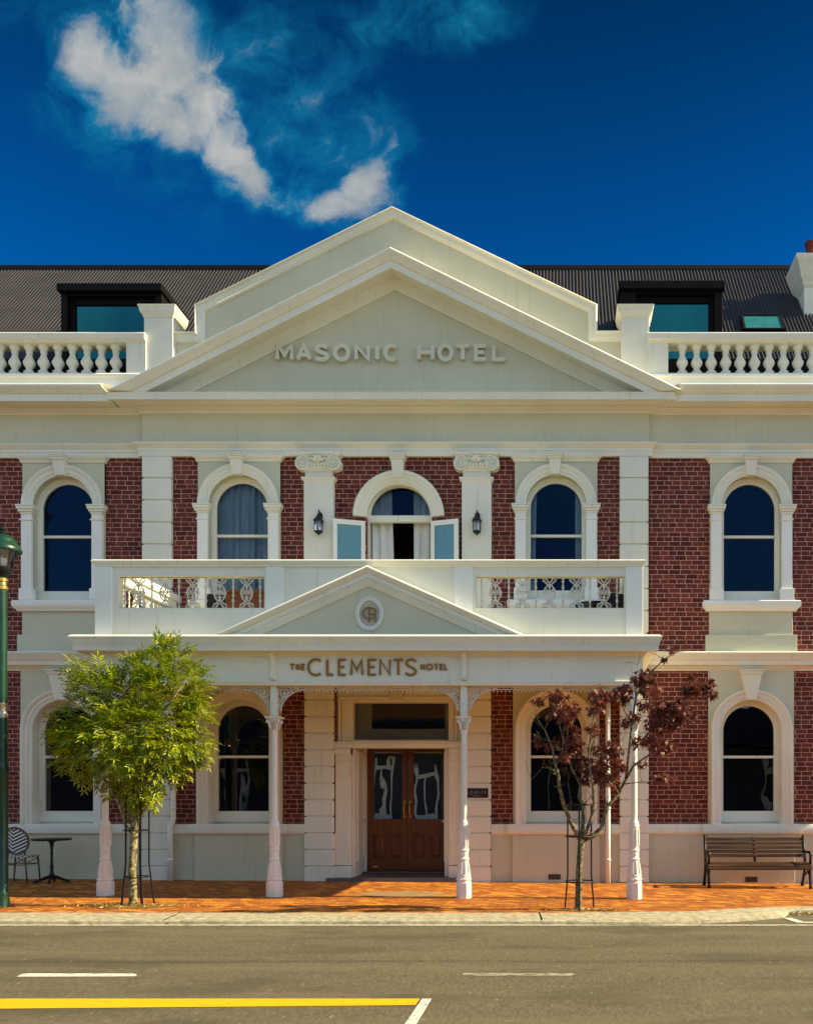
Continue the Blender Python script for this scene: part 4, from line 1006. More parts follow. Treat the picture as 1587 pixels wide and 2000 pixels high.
def column(x, left, right):
    y = 13.7; zg = gz(x, y); c = thing_part('column', hotel, (x, y, zg))
    C = lambda py: PZ(py, 13.58)
    m = MB()
    m.lathe([(.128, zg-.1), (.128, C(1726)), (.118, C(1723)), (.10, C(1722))], x, y, 8, rot=R(22.5)); m.build('column_base', COLUMN, c, bevel=.008)
    m = MB()
    m.lathe([(.10, C(1723)), (.116, C(1721)), (.118, C(1718)), (.112, C(1716)), (.105, C(1714.5)), (.112, C(1713)), (.112, C(1711)), (.098, C(1708)), (.086, C(1698)), (.076, C(1686)), (.072, C(1681)), (.088, C(1680)), (.090, C(1678.5)), (.076, C(1677)),
             (.072, C(1675)), (.072, C(1664)), (.084, C(1663)), (.086, C(1661)), (.074, C(1659.5)), (.072, C(1655)), (.072, C(1618)), (.078, C(1616)), (.082, C(1614)), (.074, C(1612)), (.072, C(1609)), (.066, C(1606)), (.052, C(1603)), (.048, C(1600))], x, y, 16)
    for i in range(10):
        a = 2*math.pi*i/10; ca, sa = math.cos(a), math.sin(a)
        m.tube([(x+ca*.071, y+sa*.071, C(1654)), (x+ca*.0735, y+sa*.0735, C(1650)), (x+ca*.0735, y+sa*.0735, C(1624)), (x+ca*.071, y+sa*.071, C(1620))], .013, 5)
        m.tube([(x+ca*.096, y+sa*.096, C(1708)), (x+ca*.083, y+sa*.083, C(1694)), (x+ca*.074, y+sa*.074, C(1684))], [.018, .016, .010], 5)
        m.ball((x+ca*.114, y+sa*.114, C(1719)), .016, 6)
        m.ball((x+ca*.071, y+sa*.071, C(1669.5)), .012, 6)
    m.build('pedestal', COLUMN, c, auto=40)
    m = MB(); m.lathe([(.048, C(1603)), (.049, C(1590)), (.046, C(1440)), (.046, C(1434)), (.054, C(1433)), (.054, C(1430.5)), (.046, C(1429)), (.046, C(1427))], x, y, 20); m.build('shaft', COLUMN, c, auto=40)
    m = MB(); m.lathe([(.046, C(1429)), (.054, C(1427.5)), (.054, C(1425.5)), (.05, C(1423)), (.058, C(1416)), (.075, C(1409)), (.098, C(1404)), (.10, C(1402.5))], x, y, 16)
    m.loft([[(x-.115, y-.115, C(1402.5)), (x+.115, y-.115, C(1402.5)), (x+.115, y+.115, C(1402.5)), (x-.115, y+.115, C(1402.5))], [(x-.12, y-.12, C(1399.5)), (x+.12, y-.12, C(1399.5)), (x+.12, y+.12, C(1399.5)), (x-.12, y+.12, C(1399.5))]])
    for sx_ in (-1, 1):
        for sy_ in (-1, 1):
            m.tube([(x+sx_*.045, y+sy_*.045, C(1424)), (x+sx_*.06, y+sy_*.06, C(1412)), (x+sx_*.09, y+sy_*.09, C(1406)), (x+sx_*.098, y+sy_*.098, C(1409.5)), (x+sx_*.086, y+sy_*.086, C(1411))], [.018, .022, .018, .014, .01], 6)
            m.tube([(x+sx_*.05, y, C(1424)), (x+sx_*.066, y, C(1413)), (x+sx_*.09, y, C(1409))], [.018, .02, .01], 6); m.tube([(x, y+sy_*.05, C(1424)), (x, y+sy_*.066, C(1413)), (x, y+sy_*.09, C(1409))], [.018, .02, .01], 6)
    m.build('capital', COLUMN, c, auto=40)
    m = MB(); m.box(x-.05, x+.05, y-.05, y+.05, C(1399.5), ZB0+.01)
    for i in range(5): m.ball((x, y-.052, C(1395)+.045*i), .024, 8, sy=.5)
    for i in range(5): m.ball((x+.0, y-.052, C(1395)+.045*i+.022), .012, 6, sy=.6, sx=2.4)
    m.build('impost_block', COLUMN, c, bevel=.004)
    for sg, on in ((-1, left), (1, right)):           # cast-iron lace bracket
        if not on: continue
        m = MB(); A, Bv = .47, .40; ox, oz = x+sg*.055, ZB0-.005
        cur = lambda t, k: (ox+sg*(A-(A-k)*math.cos(t)), y, oz-Bv+(Bv-k)*math.sin(t)*1.0)
        for k, r_ in ((.0, .0095), (.034, .007)):
            m.tube([cur(math.pi/2*i/18, k) if k == 0 else (ox+sg*(A-(A-k)*math.cos(math.pi/2*i/18)), y, oz-Bv+(Bv-k)*math.sin(math.pi/2*i/18)) for i in range(19)], r_, 5)
        m.tube([(ox, y, oz-Bv), (ox, y, oz-.005)], .010, 5); m.tube([(ox, y, oz-.012), (ox+sg*A, y, oz-.012)], .010, 5)
        rc = (ox+sg*.10, oz-.105)
        m.tube([(rc[0]+.065*math.cos(2*math.pi*i/16), y, rc[1]+.065*math.sin(2*math.pi*i/16)) for i in range(17)], .010, 5)
        for a in range(0, 360, 72): m.tube([(rc[0], y, rc[1]), (rc[0]+.03*math.cos(R(a+18)), y, rc[1]+.03*math.sin(R(a+18))), (rc[0]+.052*math.cos(R(a+40)), y, rc[1]+.052*math.sin(R(a+40)))], [.010, .014, .006], 5)
        def curl(cx_, cz_, r0, a0, dr, turns=1.4):
            N = 14; m.tube([(cx_+r0*(1-.75*i/N)*math.cos(R(a0)+dr*turns*2*math.pi*i/N), y, cz_+r0*(1-.75*i/N)*math.sin(R(a0)+dr*turns*2*math.pi*i/N)) for i in range(N+1)], .006, 5)
        for (u, v_, r0) in ((.215, .045, .034), (.03, .22, .028), (.29, .035, .024), (.03, .285, .022), (.17, .12, .028), (.075, .195, .024), (.20, .09, .018), (.36, .025, .014)):
            curl(ox+sg*u, oz-v_, r0, 90*sg, sg); curl(ox+sg*u, oz-v_, r0*.8, -60*sg, -sg)
        for i in range(1, 14):                        # trefoil fringe along the inner curve
            t = math.pi/2*i/14; ex, ez = math.cos(t), -math.sin(t)
            bx_, bz_ = ox+sg*(A-A*math.cos(t)), oz-Bv+Bv*math.sin(t)
            m.tube([(bx_, y, bz_), (bx_+sg*ex*.035, y, bz_+ez*.035)], .006, 5)
            for q_ in (-.9, 0, .9):
                dx_, dz_ = ex*math.cos(q_)-ez*math.sin(q_), ez*math.cos(q_)+ex*math.sin(q_)
                m.ball((bx_+sg*(ex*.035+dx_*.017), y, bz_+ez*.035+dz_*.017), .0105, 5, sy=.6)
        m.build('lace_bracket', CAST, c, smooth=True)
column(COLX[0], False, True); column(COLX[1], True, True); column(COLX[2], True, True); column(COLX[3], True, False)
for a, b in zip(COLX, COLX[1:]):                      # hanging lace valance
    m = MB(); y = 13.7; n = int((b-a-.12)/.062); s_ = (b-a-.12)/n
    m.box(a+.06, b-.06, y-.006, y+.006, ZB0-.022, ZB0+.01); m.box(a+.06, b-.06, y-.004, y+.004, ZB0-.058, ZB0-.048)
    for i in range(n):
        x = a+.06+s_*(i+.5)
        m.tube([(x+.024*math.cos(R(t)), y, ZB0-.03-.028*math.sin(R(t))) for t in range(0, 181, 30)], .0055, 4)
        m.tube([(x, y, ZB0-.05), (x, y, ZB0-.085)], [.005, .008], 4); m.ball((x, y, ZB0-.092), .0095, 5)
    m.build('lace_valance', CAST, hotel)

# balcony parapet
ZT = Q(1093.5)
pan = [(P(218), P(518)), (P(553), P(887)), (P(923), P(1222))]
m = MB(); th = .2
yF, yR = YP, YP+th
m.plan(por, [(-th-.02, Q(1107)), (.0, Q(1107)), (.012, Q(1105)), (.014, Q(1102)), (.03, Q(1101)), (.04, Q(1097)), (.045, ZT-.020), (.022, ZT), (-th-.03, ZT+.004)])
m.build('balcony_rail', TRIM, hotel, auto=38)
for a, b in ((B0, pan[0][0]), (pan[0][1], pan[1][0]), (pan[1][1], pan[2][0]), (pan[2][1], B1)):
    MB().box(a, b, yF, yR, 4.055, Q(1107)).build('balcony_pier', PALE, hotel, bevel=.006)
m = MB(); rec = .028
OPN = [(P(230), P(514.5)), (P(928.5), P(1219))]
OZ0, OZ1 = Q(1187), Q(1124.5)
m.box(pan[1][0], pan[1][1], yF+rec, yR-.02, 4.055, Q(1107))
for (a, b), (oa, ob) in zip((pan[0], pan[2]), OPN):
    m.box(a, b, yF+rec, yR-.02, 4.055, OZ0); m.box(a, b, yF+rec, yR-.02, OZ1, Q(1107)); m.box(a, oa, yF+rec, yR-.02, OZ0, OZ1); m.box(ob, b, yF+rec, yR-.02, OZ0, OZ1)
for x0, x1 in ((B0, B0+th), (B1-th, B1)):             # side returns
    for a, b, c_, d in ((yR, YW-.1, 4.055, OZ0), (yR, YW-.1, OZ1, Q(1107)), (yR, yR+.15, OZ0, OZ1), (YW-.3, YW-.1, OZ0, OZ1)): m.box(x0+.02, x1-.02, a+.001, b, c_, d)
m.build('balcony_panel', TRIM, hotel)

def iron(mb, c, u, y):
    """one ornate panel centred on coordinate c; u(c, z) -> point"""
    zc = (OZ0+OZ1)/2; hh = (OZ1-OZ0)/2
    pt = lambda a, z: u(c+a, zc+z*hh, y)
    for sg in (-1, 1):
        mb.tube([pt(sg*.02, -.55), pt(sg*.07, -.32), pt(sg*.095, 0), pt(sg*.075, .26), pt(sg*.03, .48), pt(sg*.0, .58)], [.010, .012, .013, .012, .010, .008], 5, flat=.7)
        mb.tube([pt(sg*.01, .40), pt(sg*.05, .62), pt(sg*.10, .78), pt(sg*.105, .93), pt(sg*.07, .90), pt(sg*.075, .80)], [.009, .012, .012, .010, .008, .006], 5, flat=.7)
        mb.tube([pt(sg*.01, -.40), pt(sg*.04, -.62), pt(sg*.095, -.72), pt(sg*.11, -.90), pt(sg*.07, -.92), pt(sg*.065, -.80)], [.010, .014, .013, .010, .009, .006], 5, flat=.7)
        mb.tube([pt(sg*.0, -.60), pt(sg*.045, -.82), pt(sg*.05, -.98)], [.010, .014, .012], 5, flat=.7)
        mb.tube([pt(sg*.0, .60), pt(sg*.04, .82), pt(sg*.05, .97)], [.010, .012, .010], 5, flat=.7)
        for zz in (.12, -.02):
            mb.tube([pt(sg*(.055+.032*math.cos(R(t))*(1-t/700)), zz+.15*math.sin(R(t))*(1-t/700)) for t in range(0, 401, 40)], .008, 5, flat=.7)
        mb.tube([pt(sg*.07, -.30), pt(sg*.045, -.22), pt(sg*.03, -.30)], .007, 5)
    mb.tube([pt(.024*math.cos(R(t)), .03+.12*math.sin(R(t))) for t in range(0, 361, 45)], .008, 5)
    mb.tube([pt(0, -.55), pt(0, -.30), pt(0, -.12)], [.016, .022, .010], 6, flat=.7); mb.tube([pt(0, .15), pt(0, .36), pt(0, .56)], [.008, .018, .012], 6, flat=.7)
    mb.ball(pt(0, .03), .013, 6)
def spindle(mb, c, u, y):
    zc = (OZ0+OZ1)/2; hh = (OZ1-OZ0)/2
    prof = [(-1, .010), (-.9, .018), (-.8, .010), (-.55, .012), (-.45, .024), (-.38, .012), (-.1, .011), (.0, .014), (.1, .011), (.35, .012), (.42, .024), (.52, .012), (.75, .012), (.85, .022), (.95, .012), (1, .010)]
    mb.tube([u(c, zc+z*hh, y) for z, r in prof], [r for z, r in prof], 6, flat=.8)
    for zz in (-.62, -.25, .22, .62):
        for sg in (-1, 1): mb.tube([u(c, zc+zz*hh, y), u(c+sg*.022, zc+(zz+.12)*hh, y)], [.010, .005], 4)
front_u = lambda a, z, y: (a, y, z)
def iron_panel(sp, orn, a, b, u, y):
    m = MB()
    for x in orn: iron(m, x, u, y)
    for x in sp: spindle(m, x, u, y)
    for z in (OZ0+.006, OZ1-.006): m.tube([u(a, z, y), u(b, z, y)], .009, 4)
    m.build('iron_railing', CAST, hotel, smooth=True)
yI = YP+.09
iron_panel([P(238.5), P(291.5), P(344.5), P(397.5), P(451), P(504)], [P(265), P(318), P(371.5), P(424.5), P(477.5)], OPN[0][0], OPN[0][1], front_u, yI)
iron_panel([P(939.6), P(992.5), P(1045.5), P(1099), P(1152), P(1205)], [P(966), P(1019.5), P(1072.5), P(1125.5), P(1179.5)], OPN[1][0], OPN[1][1], front_u, yI)
for xc in (B0+.1, B1-.1):
    su = lambda a, z, y, xc=xc: (xc, a, z)
    iron_panel([14.05+.43*i for i in range(5)], [14.265+.43*i for i in range(4)], yR+.15, YW-.3, su, 0)

# small pediment on the portico with its oval badge
yk = YP-.10
zb2 = 4.05
lx2, rx2, ax2, az2 = PX(470, yk-.08), PX(972, yk-.08), PX(718, yk-.08), PZ(1127, yk-.08)
m = MB(); m.elev(rake_st(lx2, rx2, zb2, ax2, az2), [(-.115, -.09), (-.115, .015), (-.10, .03), (-.06, .04), (-.03, .06), (-.012, .07), (0, .07), (0, .085), (.055, .085), (.06, .095), (.09, .115), (.118, .14), (.130, .145), (.162, .112), (.165, -.09)], yk)
m.build('portico_pediment_cornice', TRIM, hotel, auto=38)
m = MB(); m.prism([(lx2-.1, zb2-.02), (rx2+.1, zb2-.02), (ax2, az2+.04)], yk-.0, yk+.09); m.build('portico_tympanum', BODY, hotel)
badge = thing_part('badge', hotel, (PX(720.6, yk), yk, PZ(1198, yk)))
bxc, bzc = PX(720.6, yk-.05), PZ(1198, yk-.05)
n = 48; el = lambda rx_, rz_, y: [(bxc+rx_*math.cos(2*math.pi*i/n), y, bzc+rz_*math.sin(2*math.pi*i/n)) for i in range(n)]
m = MB(); m.loft([el(.205, .255, yk+.01), el(.213, .263, yk-.03), el(.208, .257, yk-.045), el(.17, .212, yk-.045), el(.162, .203, yk-.03), el(.160, .200, yk-.01)], caps=False); m.build('badge_rim', PALE, badge, auto=40)
m = MB(); m.loft([el(.165, .205, yk-.018), el(.165, .205, yk+.01)]); m.build('badge_field', MEDAL, badge)
m = MB()
for i in range(58):
    a = 2*math.pi*i/58; m.ball((bxc+.188*math.cos(a), yk-.046, bzc+.236*math.sin(a)), .0062, 6, sy=.5)
m.build('dot_border', BLUE_DOT, badge)
m = MB(); k_ = lambda px, py: (bxc+(px-720.6)*.0079, bzc+(1198-py)*.0079)
arc_ = [(719.8+12*math.cos(R(a)), 1198-1+11.2*math.sin(R(a))) for a in range(48, 318, 12)]
ribbon(m, [k_(x, 2*1197-y) for x, y in arc_], .017, yk-.036, yk-.016)
for q0, q1, t, dy in (((719.6, 1186), (719.6, 1214.5), .019, .003), ((731.8, 1188.5), (731.8, 1213.5), .019, .003), ((719.6, 1198.8), (731.8, 1198.8), .017, .0015)): ribbon(m, [k_(*q0), k_(*q1)], t, yk-.036-dy, yk-.016)
m.build('monogram', GOLD_LETTER, badge)


# ------------------------------------------------------------------ things on and about the hotel
for px, lab in ((622, 'black wall lantern on the fluted-headed pilaster left of the open french window'), (931, 'black wall lantern on the pilaster right of the open french window')):
    y = YW-.13; x = PX(px, y-.1); zt, zb = PZ(1003, y-.1), PZ(1043, y-.1)
    t = thing('wall_lantern', lab.replace('fluted-headed ', ''), 'wall lantern', (x, y, (zt+zb)/2), 'lanterns either side of the french window')
    yc = y-.11
    m = MB(); m.lathe([(.004, zt+.05), (.010, zt+.03), (.006, zt+.01), (.02, zt-.02), (.055, zt-.075), (.085, zt-.115), (.10, zt-.13), (.10, zt-.145), (.075, zt-.15)], x, yc, 6, rot=R(30))
    m.build('hood', IRON, t, bevel=.003)
    m = MB(); m.lathe([(.07, zb+.055), (.082, zb+.05), (.082, zb+.03), (.05, zb+.015), (.02, zb-.01), (.006, zb-.03)], x, yc, 6, rot=R(30))
    for i in range(6):
        a = R(30+60*i); m.tube([(x+.078*math.cos(a), yc+.078*math.sin(a), zt-.14), (x+.068*math.cos(a), yc+.068*math.sin(a), zb+.05)], .008, 5)
    m.build('cage', IRON, t)
    m = MB(); m.lathe([(.07, zt-.14), (.062, zb+.05)], x, yc, 6, rot=R(30)); m.build('lantern_glass', LAMP_GLASS, t)
    m = MB(); m.lathe([(.012, zb+.05), (.014, zb+.13), (.02, zb+.16), (.012, zb+.2), (.002, zb+.21)], x, yc, 8); m.build('bulb', PALE, t, smooth=True)
    m = MB(); m.lathe([(.05, 0), (.05, .012)], 0, 0, 12); m.v = [(x+px_, y-pz_, zt-.02+py_*1.5) for px_, py_, pz_ in m.v]
    m.tube([(x, y, zt-.02), (x, y-.03, zt+.05), (x, y-.08, zt+.07), (x, yc, zt+.04)], .009, 6); m.build('wall_bracket', IRON, t)

y = YW-.112; t = thing('plaque', 'black metal name plaque on the white quoins right of the doors', 'plaque', (PX(929, y), y, PZ(1549, y)))
m = MB(); m.box(PX(905, y), PX(953, y), y-.018, y, PZ(1558.5, y), PZ(1540, y)); m.build('plate', IRON, t, bevel=.004)
word('CLEMENTS', [(908+5.35*i, 908+5.35*i+4) for i in range(8)], y, PZ(1551.5, y), .062, .008, y-.021, y-.017, plain('plaque_letter', (.30, .26, .24), .5), t, 'plaque_letters')
m = MB(); m.box(PX(921, y), PX(939, y), y-.020, y-.017, PZ(1555, y), PZ(1554.3, y)); m.build('plaque_rule', STEEL, t)

def curtain(x0, x1, z0, z1, y, lab, lean=0.0, amp=.035, waves=None):
    """a hanging sheet in soft folds; lean draws the lower inner edge aside"""
    n = max(24, int((x1-x0)*110)); waves = waves or max(2, int((x1-x0)/.13)); rows = 10; vs = []; fs = []
    for j in range(rows+1):
        t = j/rows; z = z1+(z0-z1)*t
        for i in range(n+1):
            u = i/n; xx = x0+(x1-x0)*u+lean*t*u
            vs.append((xx, y+amp*math.sin(2*math.pi*waves*u+.5*math.sin(5*u+2*t))+.4*amp*math.sin(2*math.pi*waves*2.3*u+t), z))
    fs = [(j*(n+1)+i, j*(n+1)+i+1, (j+1)*(n+1)+i+1, (j+1)*(n+1)+i) for j in range(rows) for i in range(n)]
    o = MB().add(vs, fs).build('curtain', CURTAIN, smooth=True)
    sm = o.modifiers.new('thickness', 'SOLIDIFY'); sm.thickness = .006
    return tag(o, lab, 'curtain')
zc0, zc1 = PZ(1175, 16.6), Z(925)
curtain(WINX[1]-.62, WINX[1]+.20, zc0, zc1, YW+.27, 'wide grey curtain drawn across the arched window left of the french window')
curtain(WINX[1]+.17, WINX[1]+.75, zc0, zc1, YW+.33, 'narrower grey curtain behind the right half of the left arched window', amp=.03)
curtain(WINX[2]-.62, WINX[2]-.36, zc0, zc1, YW+.27, 'slim grey curtain at the left edge of the dark arched window on the right', amp=.025, lean=-.05)
curtain(WINX[2]+.36, WINX[2]+.66, zc0, zc1, YW+.27, 'slim grey curtain at the right edge of the dark arched window on the right', amp=.025, lean=.05)
curtain(ccx-.66, ccx-.20, 4.1, PZ(940, YW+.4), YW+.30, 'grey curtain hanging at the left of the open french window', lean=.10, amp=.03)
curtain(ccx+.22, ccx+.66, 4.1, PZ(940, YW+.4), YW+.30, 'grey curtain hanging at the right of the open french window', lean=-.05, amp=.03)

# furniture on the balcony, glimpsed between the ironwork
fz = 4.078
t = thing('timber_bar', 'brown timber bar counter behind the left balcony ironwork', 'bar counter', (PX(475, 15.2), 15.2, fz))
m = MB(); x0, x1 = PX(440, 15.0), PX(540, 15.0); m.box(x0, x1, 15.0, 15.45, fz+.05, fz+.98); m.box(x0+.05, x1-.05, 15.03, 15.4, fz, fz+.05); m.build('carcass', BROWN, t, bevel=.01)
m = MB(); m.box(x0-.04, x1+.04, 14.94, 15.5, fz+.98, fz+1.02); m.build('countertop', BROWN, t, bevel=.008)
def cafe_chair(x, y, seatmat, lab, rot=0.0, cat='chair'):
    t = thing('balcony_chair', lab, cat, (x, y, fz)); s_ = .21
    for a in (-1, 1):
        for b in (-1, 1):
            m = MB(); m.tube([(x+a*s_, y+b*s_, fz), (x+a*(s_-.03), y+b*(s_-.03), fz+.44)], .014, 6); m.build('leg', IRON, t)
    m = MB(); m.box(x-.22, x+.22, y-.22, y+.22, fz+.44, fz+.52); m.build('seat', seatmat, t, bevel=.02)
    m = MB(); m.box(x-.20, x+.20, y+.17, y+.215, fz+.54, fz+.98); m.tube([(x-.2, y+.2, fz+.45), (x-.2, y+.22, fz+1.0)], .013, 6); m.tube([(x+.2, y+.2, fz+.45), (x+.2, y+.22, fz+1.0)], .013, 6); m.build('backrest', IRON, t, bevel=.01)
cafe_chair(PX(415, 14.9), 14.9, ORANGE, 'black chair with an orange cushion behind the left balcony ironwork')
cafe_chair(PX(1212, 14.9), 14.9, ORANGE, 'black chair with an orange cushion at the far end behind the right balcony ironwork')
t = thing('balcony_table', 'round dark table behind the right balcony ironwork', 'table', (PX(1160, 14.8), 14.8, fz)); x, y = PX(1160, 14.8), 14.8
m = MB(); m.lathe([(.30, .70), (.33, .705), (.33, .73), (.30, .735)], x, y, 24, z0=fz); m.build('tabletop', IRON, t)
m = MB(); m.lathe([(.20, 0), (.20, .015), (.04, .05), (.028, .1), (.028, .7)], x, y, 16, z0=fz); m.build('pedestal', IRON, t)

# bistro table and woven chair on the footpath
tx, ty = PX(101, 15.55), 15.55; zg = gz(tx, ty)
t = thing('bistro_table', 'round black pedestal cafe table by the wall under the left street window', 'table', (tx, ty, zg))
zt = PZ(1638, ty)
m = MB(); m.lathe([(.30, zt-.035), (.315, zt-.03), (.325, zt-.012), (.325, zt), (.31, zt+.003), (.0015, zt+.003)], tx, ty, 36); m.build('tabletop', IRON, t, auto=40)
m = MB(); m.lathe([(.055, zg+.09), (.042, zg+.13), (.03, zg+.2), (.026, zg+.26), (.034, zg+.275), (.034, zg+.29), (.024, zg+.31), (.021, zg+.5), (.027, zg+.53), (.022, zg+.56), (.022, zg+.60), (.04, zt-.07), (.10, zt-.04), (.10, zt-.03)], tx, ty, 14); m.build('pedestal', IRON, t, auto=40)
for a in (20, 110, 200, 290):
    ca, sa = math.cos(R(a)), math.sin(R(a)); m = MB()
    m.tube([(tx+ca*.02, ty+sa*.02, zg+.11), (tx+ca*.10, ty+sa*.10, zg+.085), (tx+ca*.20, ty+sa*.20, zg+.045), (tx+ca*.26, ty+sa*.26, zg+.02), (tx+ca*.29, ty+sa*.29, zg+.018)], [.036, .030, .022, .024, .02], 8); m.build('foot', IRON, t, smooth=True)
kx, ky = PX(42, 15.6), 15.55; zg = gz(kx, ky)
t = thing('woven_chair', 'black and white chevron woven cafe chair with a rattan frame beside the pedestal table', 'chair', (kx, ky, zg))
x0, x1 = kx-.24, kx+.24; sz = PZ(1674, ky)-.0
for (a, b, h) in ((x0+.04, ky-.20, sz), (x0+.04, ky+.20, sz), (x1-.03, ky-.19, sz), (x1-.03, ky+.19, sz)):
    m = MB(); s_ = -.03 if a < kx else .04
    m.tube([(a+s_, b*1.0, gz(a, b)), (a, b, h)], [.014, .017], 8); m.build('leg', RATTAN, t, smooth=True)
m = MB()
m.tube([(x0+.03, ky-.2, sz-.13), (x1-.02, ky-.19, sz-.13), (x1-.02, ky+.19, sz-.13), (x0+.03, ky+.2, sz-.13), (x0+.03, ky-.2, sz-.13)], .010, 6)
for b in (-.2, .2):
    m.tube([(x0+.04, ky+b, sz-.02), (x0+.17, ky+b, sz-.09), (kx, ky+b, sz-.13)], .008, 6); m.tube([(x1-.04, ky+b, sz-.02), (x1-.17, ky+b, sz-.09), (kx, ky+b, sz-.13)], .008, 6)
m.build('stretcher', RATTAN, t, smooth=True)
m = MB(); m.loft([[(x0, ky-.2, sz-.015), (x1, ky-.22, sz-.005), (x1, ky+.22, sz-.005), (x0, ky+.2, sz-.015)], [(x0, ky-.2, sz+.018), (x1, ky-.22, sz+.028), (x1, ky+.22, sz+.028), (x0, ky+.2, sz+.018)]]); m.build('seat', CHEVRON, t, bevel=.012)
# the back faces the street three-quarters on: an oval hoop filled with chevron weave, leaning back
bcx, bcz = PX(26, ky), PZ(1643, ky); bw, bh = .175, .235
hoop = lambda f, dy=0: [(bcx+bw*f*math.cos(2*math.pi*i/28)-.03*math.sin(2*math.pi*i/28)*f, ky+.06+dy+.10*math.cos(2*math.pi*i/28)*f, bcz+bh*f*math.sin(2*math.pi*i/28)) for i in range(28)]
m = MB(); m.loft([hoop(.93, -.008), hoop(.93, .008)]); m.build('backrest', CHEVRON, t)
m = MB(); hp = hoop(1.0); m.tube(hp+[hp[0]], .020, 8)
m.tube([hp[18], (hp[18][0]-.01, hp[18][1], sz)], .016, 8); m.tube([hp[24], (hp[24][0]-.0, hp[24][1], sz)], .016, 8); m.build('back_frame', RATTAN, t, smooth=True)

# timber bench with cast-iron ends
by = 15.62; bx0, bx1 = PX(1378, by), PX(1572, by); zg = gz((bx0+bx1)/2, by)
bench = thing('park_bench', 'weathered timber slat bench with black cast iron ends against the wall', 'bench', ((bx0+bx1)/2, by, zg))
sl = [(.44, -.285), (.445, -.215), (.445, -.13), (.445, -.045)]
for i, (z, dy) in enumerate(sl):
    m = MB(); m.box(bx0-.02, bx1+.02, by+dy-.036, by+dy+.036, zg+z-.03, zg+z); m.build('seat_slat', BENCH_WOOD, bench, bevel=.006)
for (za, ya, zb2_, yb2_) in ((.428, -.325, .392, -.362), (.386, -.366, .345, -.385)):   # rolled front edge
    m = MB(); m.loft([[(bx0-.02, by+ya, zg+za), (bx0-.02, by+yb2_, zg+zb2_), (bx0-.02, by+yb2_+.025, zg+zb2_-.02), (bx0-.02, by+ya+.025, zg+za-.02)], [(bx1+.02, by+ya, zg+za), (bx1+.02, by+yb2_, zg+zb2_), (bx1+.02, by+yb2_+.025, zg+zb2_-.02), (bx1+.02, by+ya+.025, zg+za-.02)]]); m.build('seat_slat', BENCH_WOOD, bench, bevel=.005)
for i in range(5):
    z = .53+.072*i; dy = .03+.028*i; m = MB()
    m.loft([[(bx0-.02, by+dy-.016, zg+z), (bx1+.02, by+dy-.016, zg+z), (bx1+.02, by+dy+.014, zg+z-.006), (bx0-.02, by+dy+.014, zg+z-.006)], [(bx0-.02, by+dy+.006, zg+z+.058), (bx1+.02, by+dy+.006, zg+z+.058), (bx1+.02, by+dy+.036, zg+z+.052), (bx0-.02, by+dy+.036, zg+z+.052)]])
    m.build('back_slat', BENCH_WOOD, bench, bevel=.005)
m = MB(); xm = (bx0+bx1)/2; m.box(xm-.02, xm+.02, by+.05, by+.075, zg+.44, zg+.88)
m.v = [(x, y+max(0, (z-zg-.5))*.39, z) for x, y, z in m.v]; m.build('centre_strap', IRON, bench)
m = MB()
for i in range(5): m.ball((xm, by+.012+.028*i, zg+.56+.072*i), .011, 6)
m.build('bolt', STEEL, bench)
for x in (bx0, bx1):
    m = MB(); zb = gz(x, by)
    m.tube([(x, by-.34, zb), (x, by-.33, zb+.06), (x, by-.29, zb+.22), (x, by-.31, zg+.42)], [.035, .026, .024, .030], 8)
    m.tube([(x, by+.20, zb), (x, by+.17, zb+.08), (x, by+.06, zb+.26), (x, by+.01, zg+.43), (x, by+.07, zg+.62), (x, by+.17, zg+.92)], [.035, .026, .026, .030, .026, .022], 8)
    m.tube([(x, by-.31, zg+.40), (x, by-.15, zg+.405), (x, by+.01, zg+.41)], .024, 8)
    m.tube([(x, by-.29, zb+.2), (x, by-.16, zb+.3), (x, by-.02, zb+.22), (x, by+.06, zb+.26)], .016, 6)
    m.build('bench_end', IRON, bench, smooth=True)
    m = MB(); m.tube([(x, by-.31, zg+.43), (x, by-.32, zg+.52), (x, by-.34, zg+.58), (x, by-.30, zg+.63), (x, by-.22, zg+.635), (x, by-.05, zg+.62), (x, by+.07, zg+.64)], [.024, .022, .026, .03, .026, .022, .022], 8); m.build('armrest', IRON, bench, smooth=True)

# green street lamp at the left edge
lx_, ly_ = PX(4, 12.25), 12.25; zg = gz(lx_, ly_)
L = lambda py: PZ(py, ly_)
lamp = thing('street_lamp', 'tall green cast iron street lamp with a domed lantern', 'street lamp', (lx_, ly_, zg))
m = MB(); m.lathe([(.105, zg-.02), (.105, L(1768)), (.095, L(1762)), (.088, L(1752)), (.092, L(1748)), (.092, L(1744)), (.078, L(1740)), (.076, L(1510)), (.084, L(1506)), (.084, L(1498)), (.072, L(1490))], lx_, ly_, 24); m.build('base', GREEN, lamp, auto=40)
m = MB(); m.lathe([(.072, L(1492)), (.066, L(1400)), (.062, L(1152))], lx_, ly_, 20)
m.build('post', GREEN, lamp, auto=40)
m = MB(); m.lathe([(.068, L(1403)), (.074, L(1402)), (.074, L(1399)), (.069, L(1398)), (.068, L(1378)), (.074, L(1377)), (.074, L(1374)), (.066, L(1373))], lx_, ly_, 20); m.build('clamp', STEEL, lamp, auto=40)
m = MB(); m.lathe([(.062, L(1153)), (.075, L(1151)), (.075, L(1146)), (.06, L(1144)), (.055, L(1138)), (.075, L(1136)), (.075, L(1131)), (.06, L(1129))], lx_, ly_, 20); m.build('collar', BRASS, lamp, auto=40)
m = MB(); m.lathe([(.055, L(1130)), (.06, L(1126)), (.10, L(1121)), (.135, L(1113)), (.14, L(1109)), (.12, L(1108))], lx_, ly_, 20); m.build('cup', IRON, lamp, auto=40)
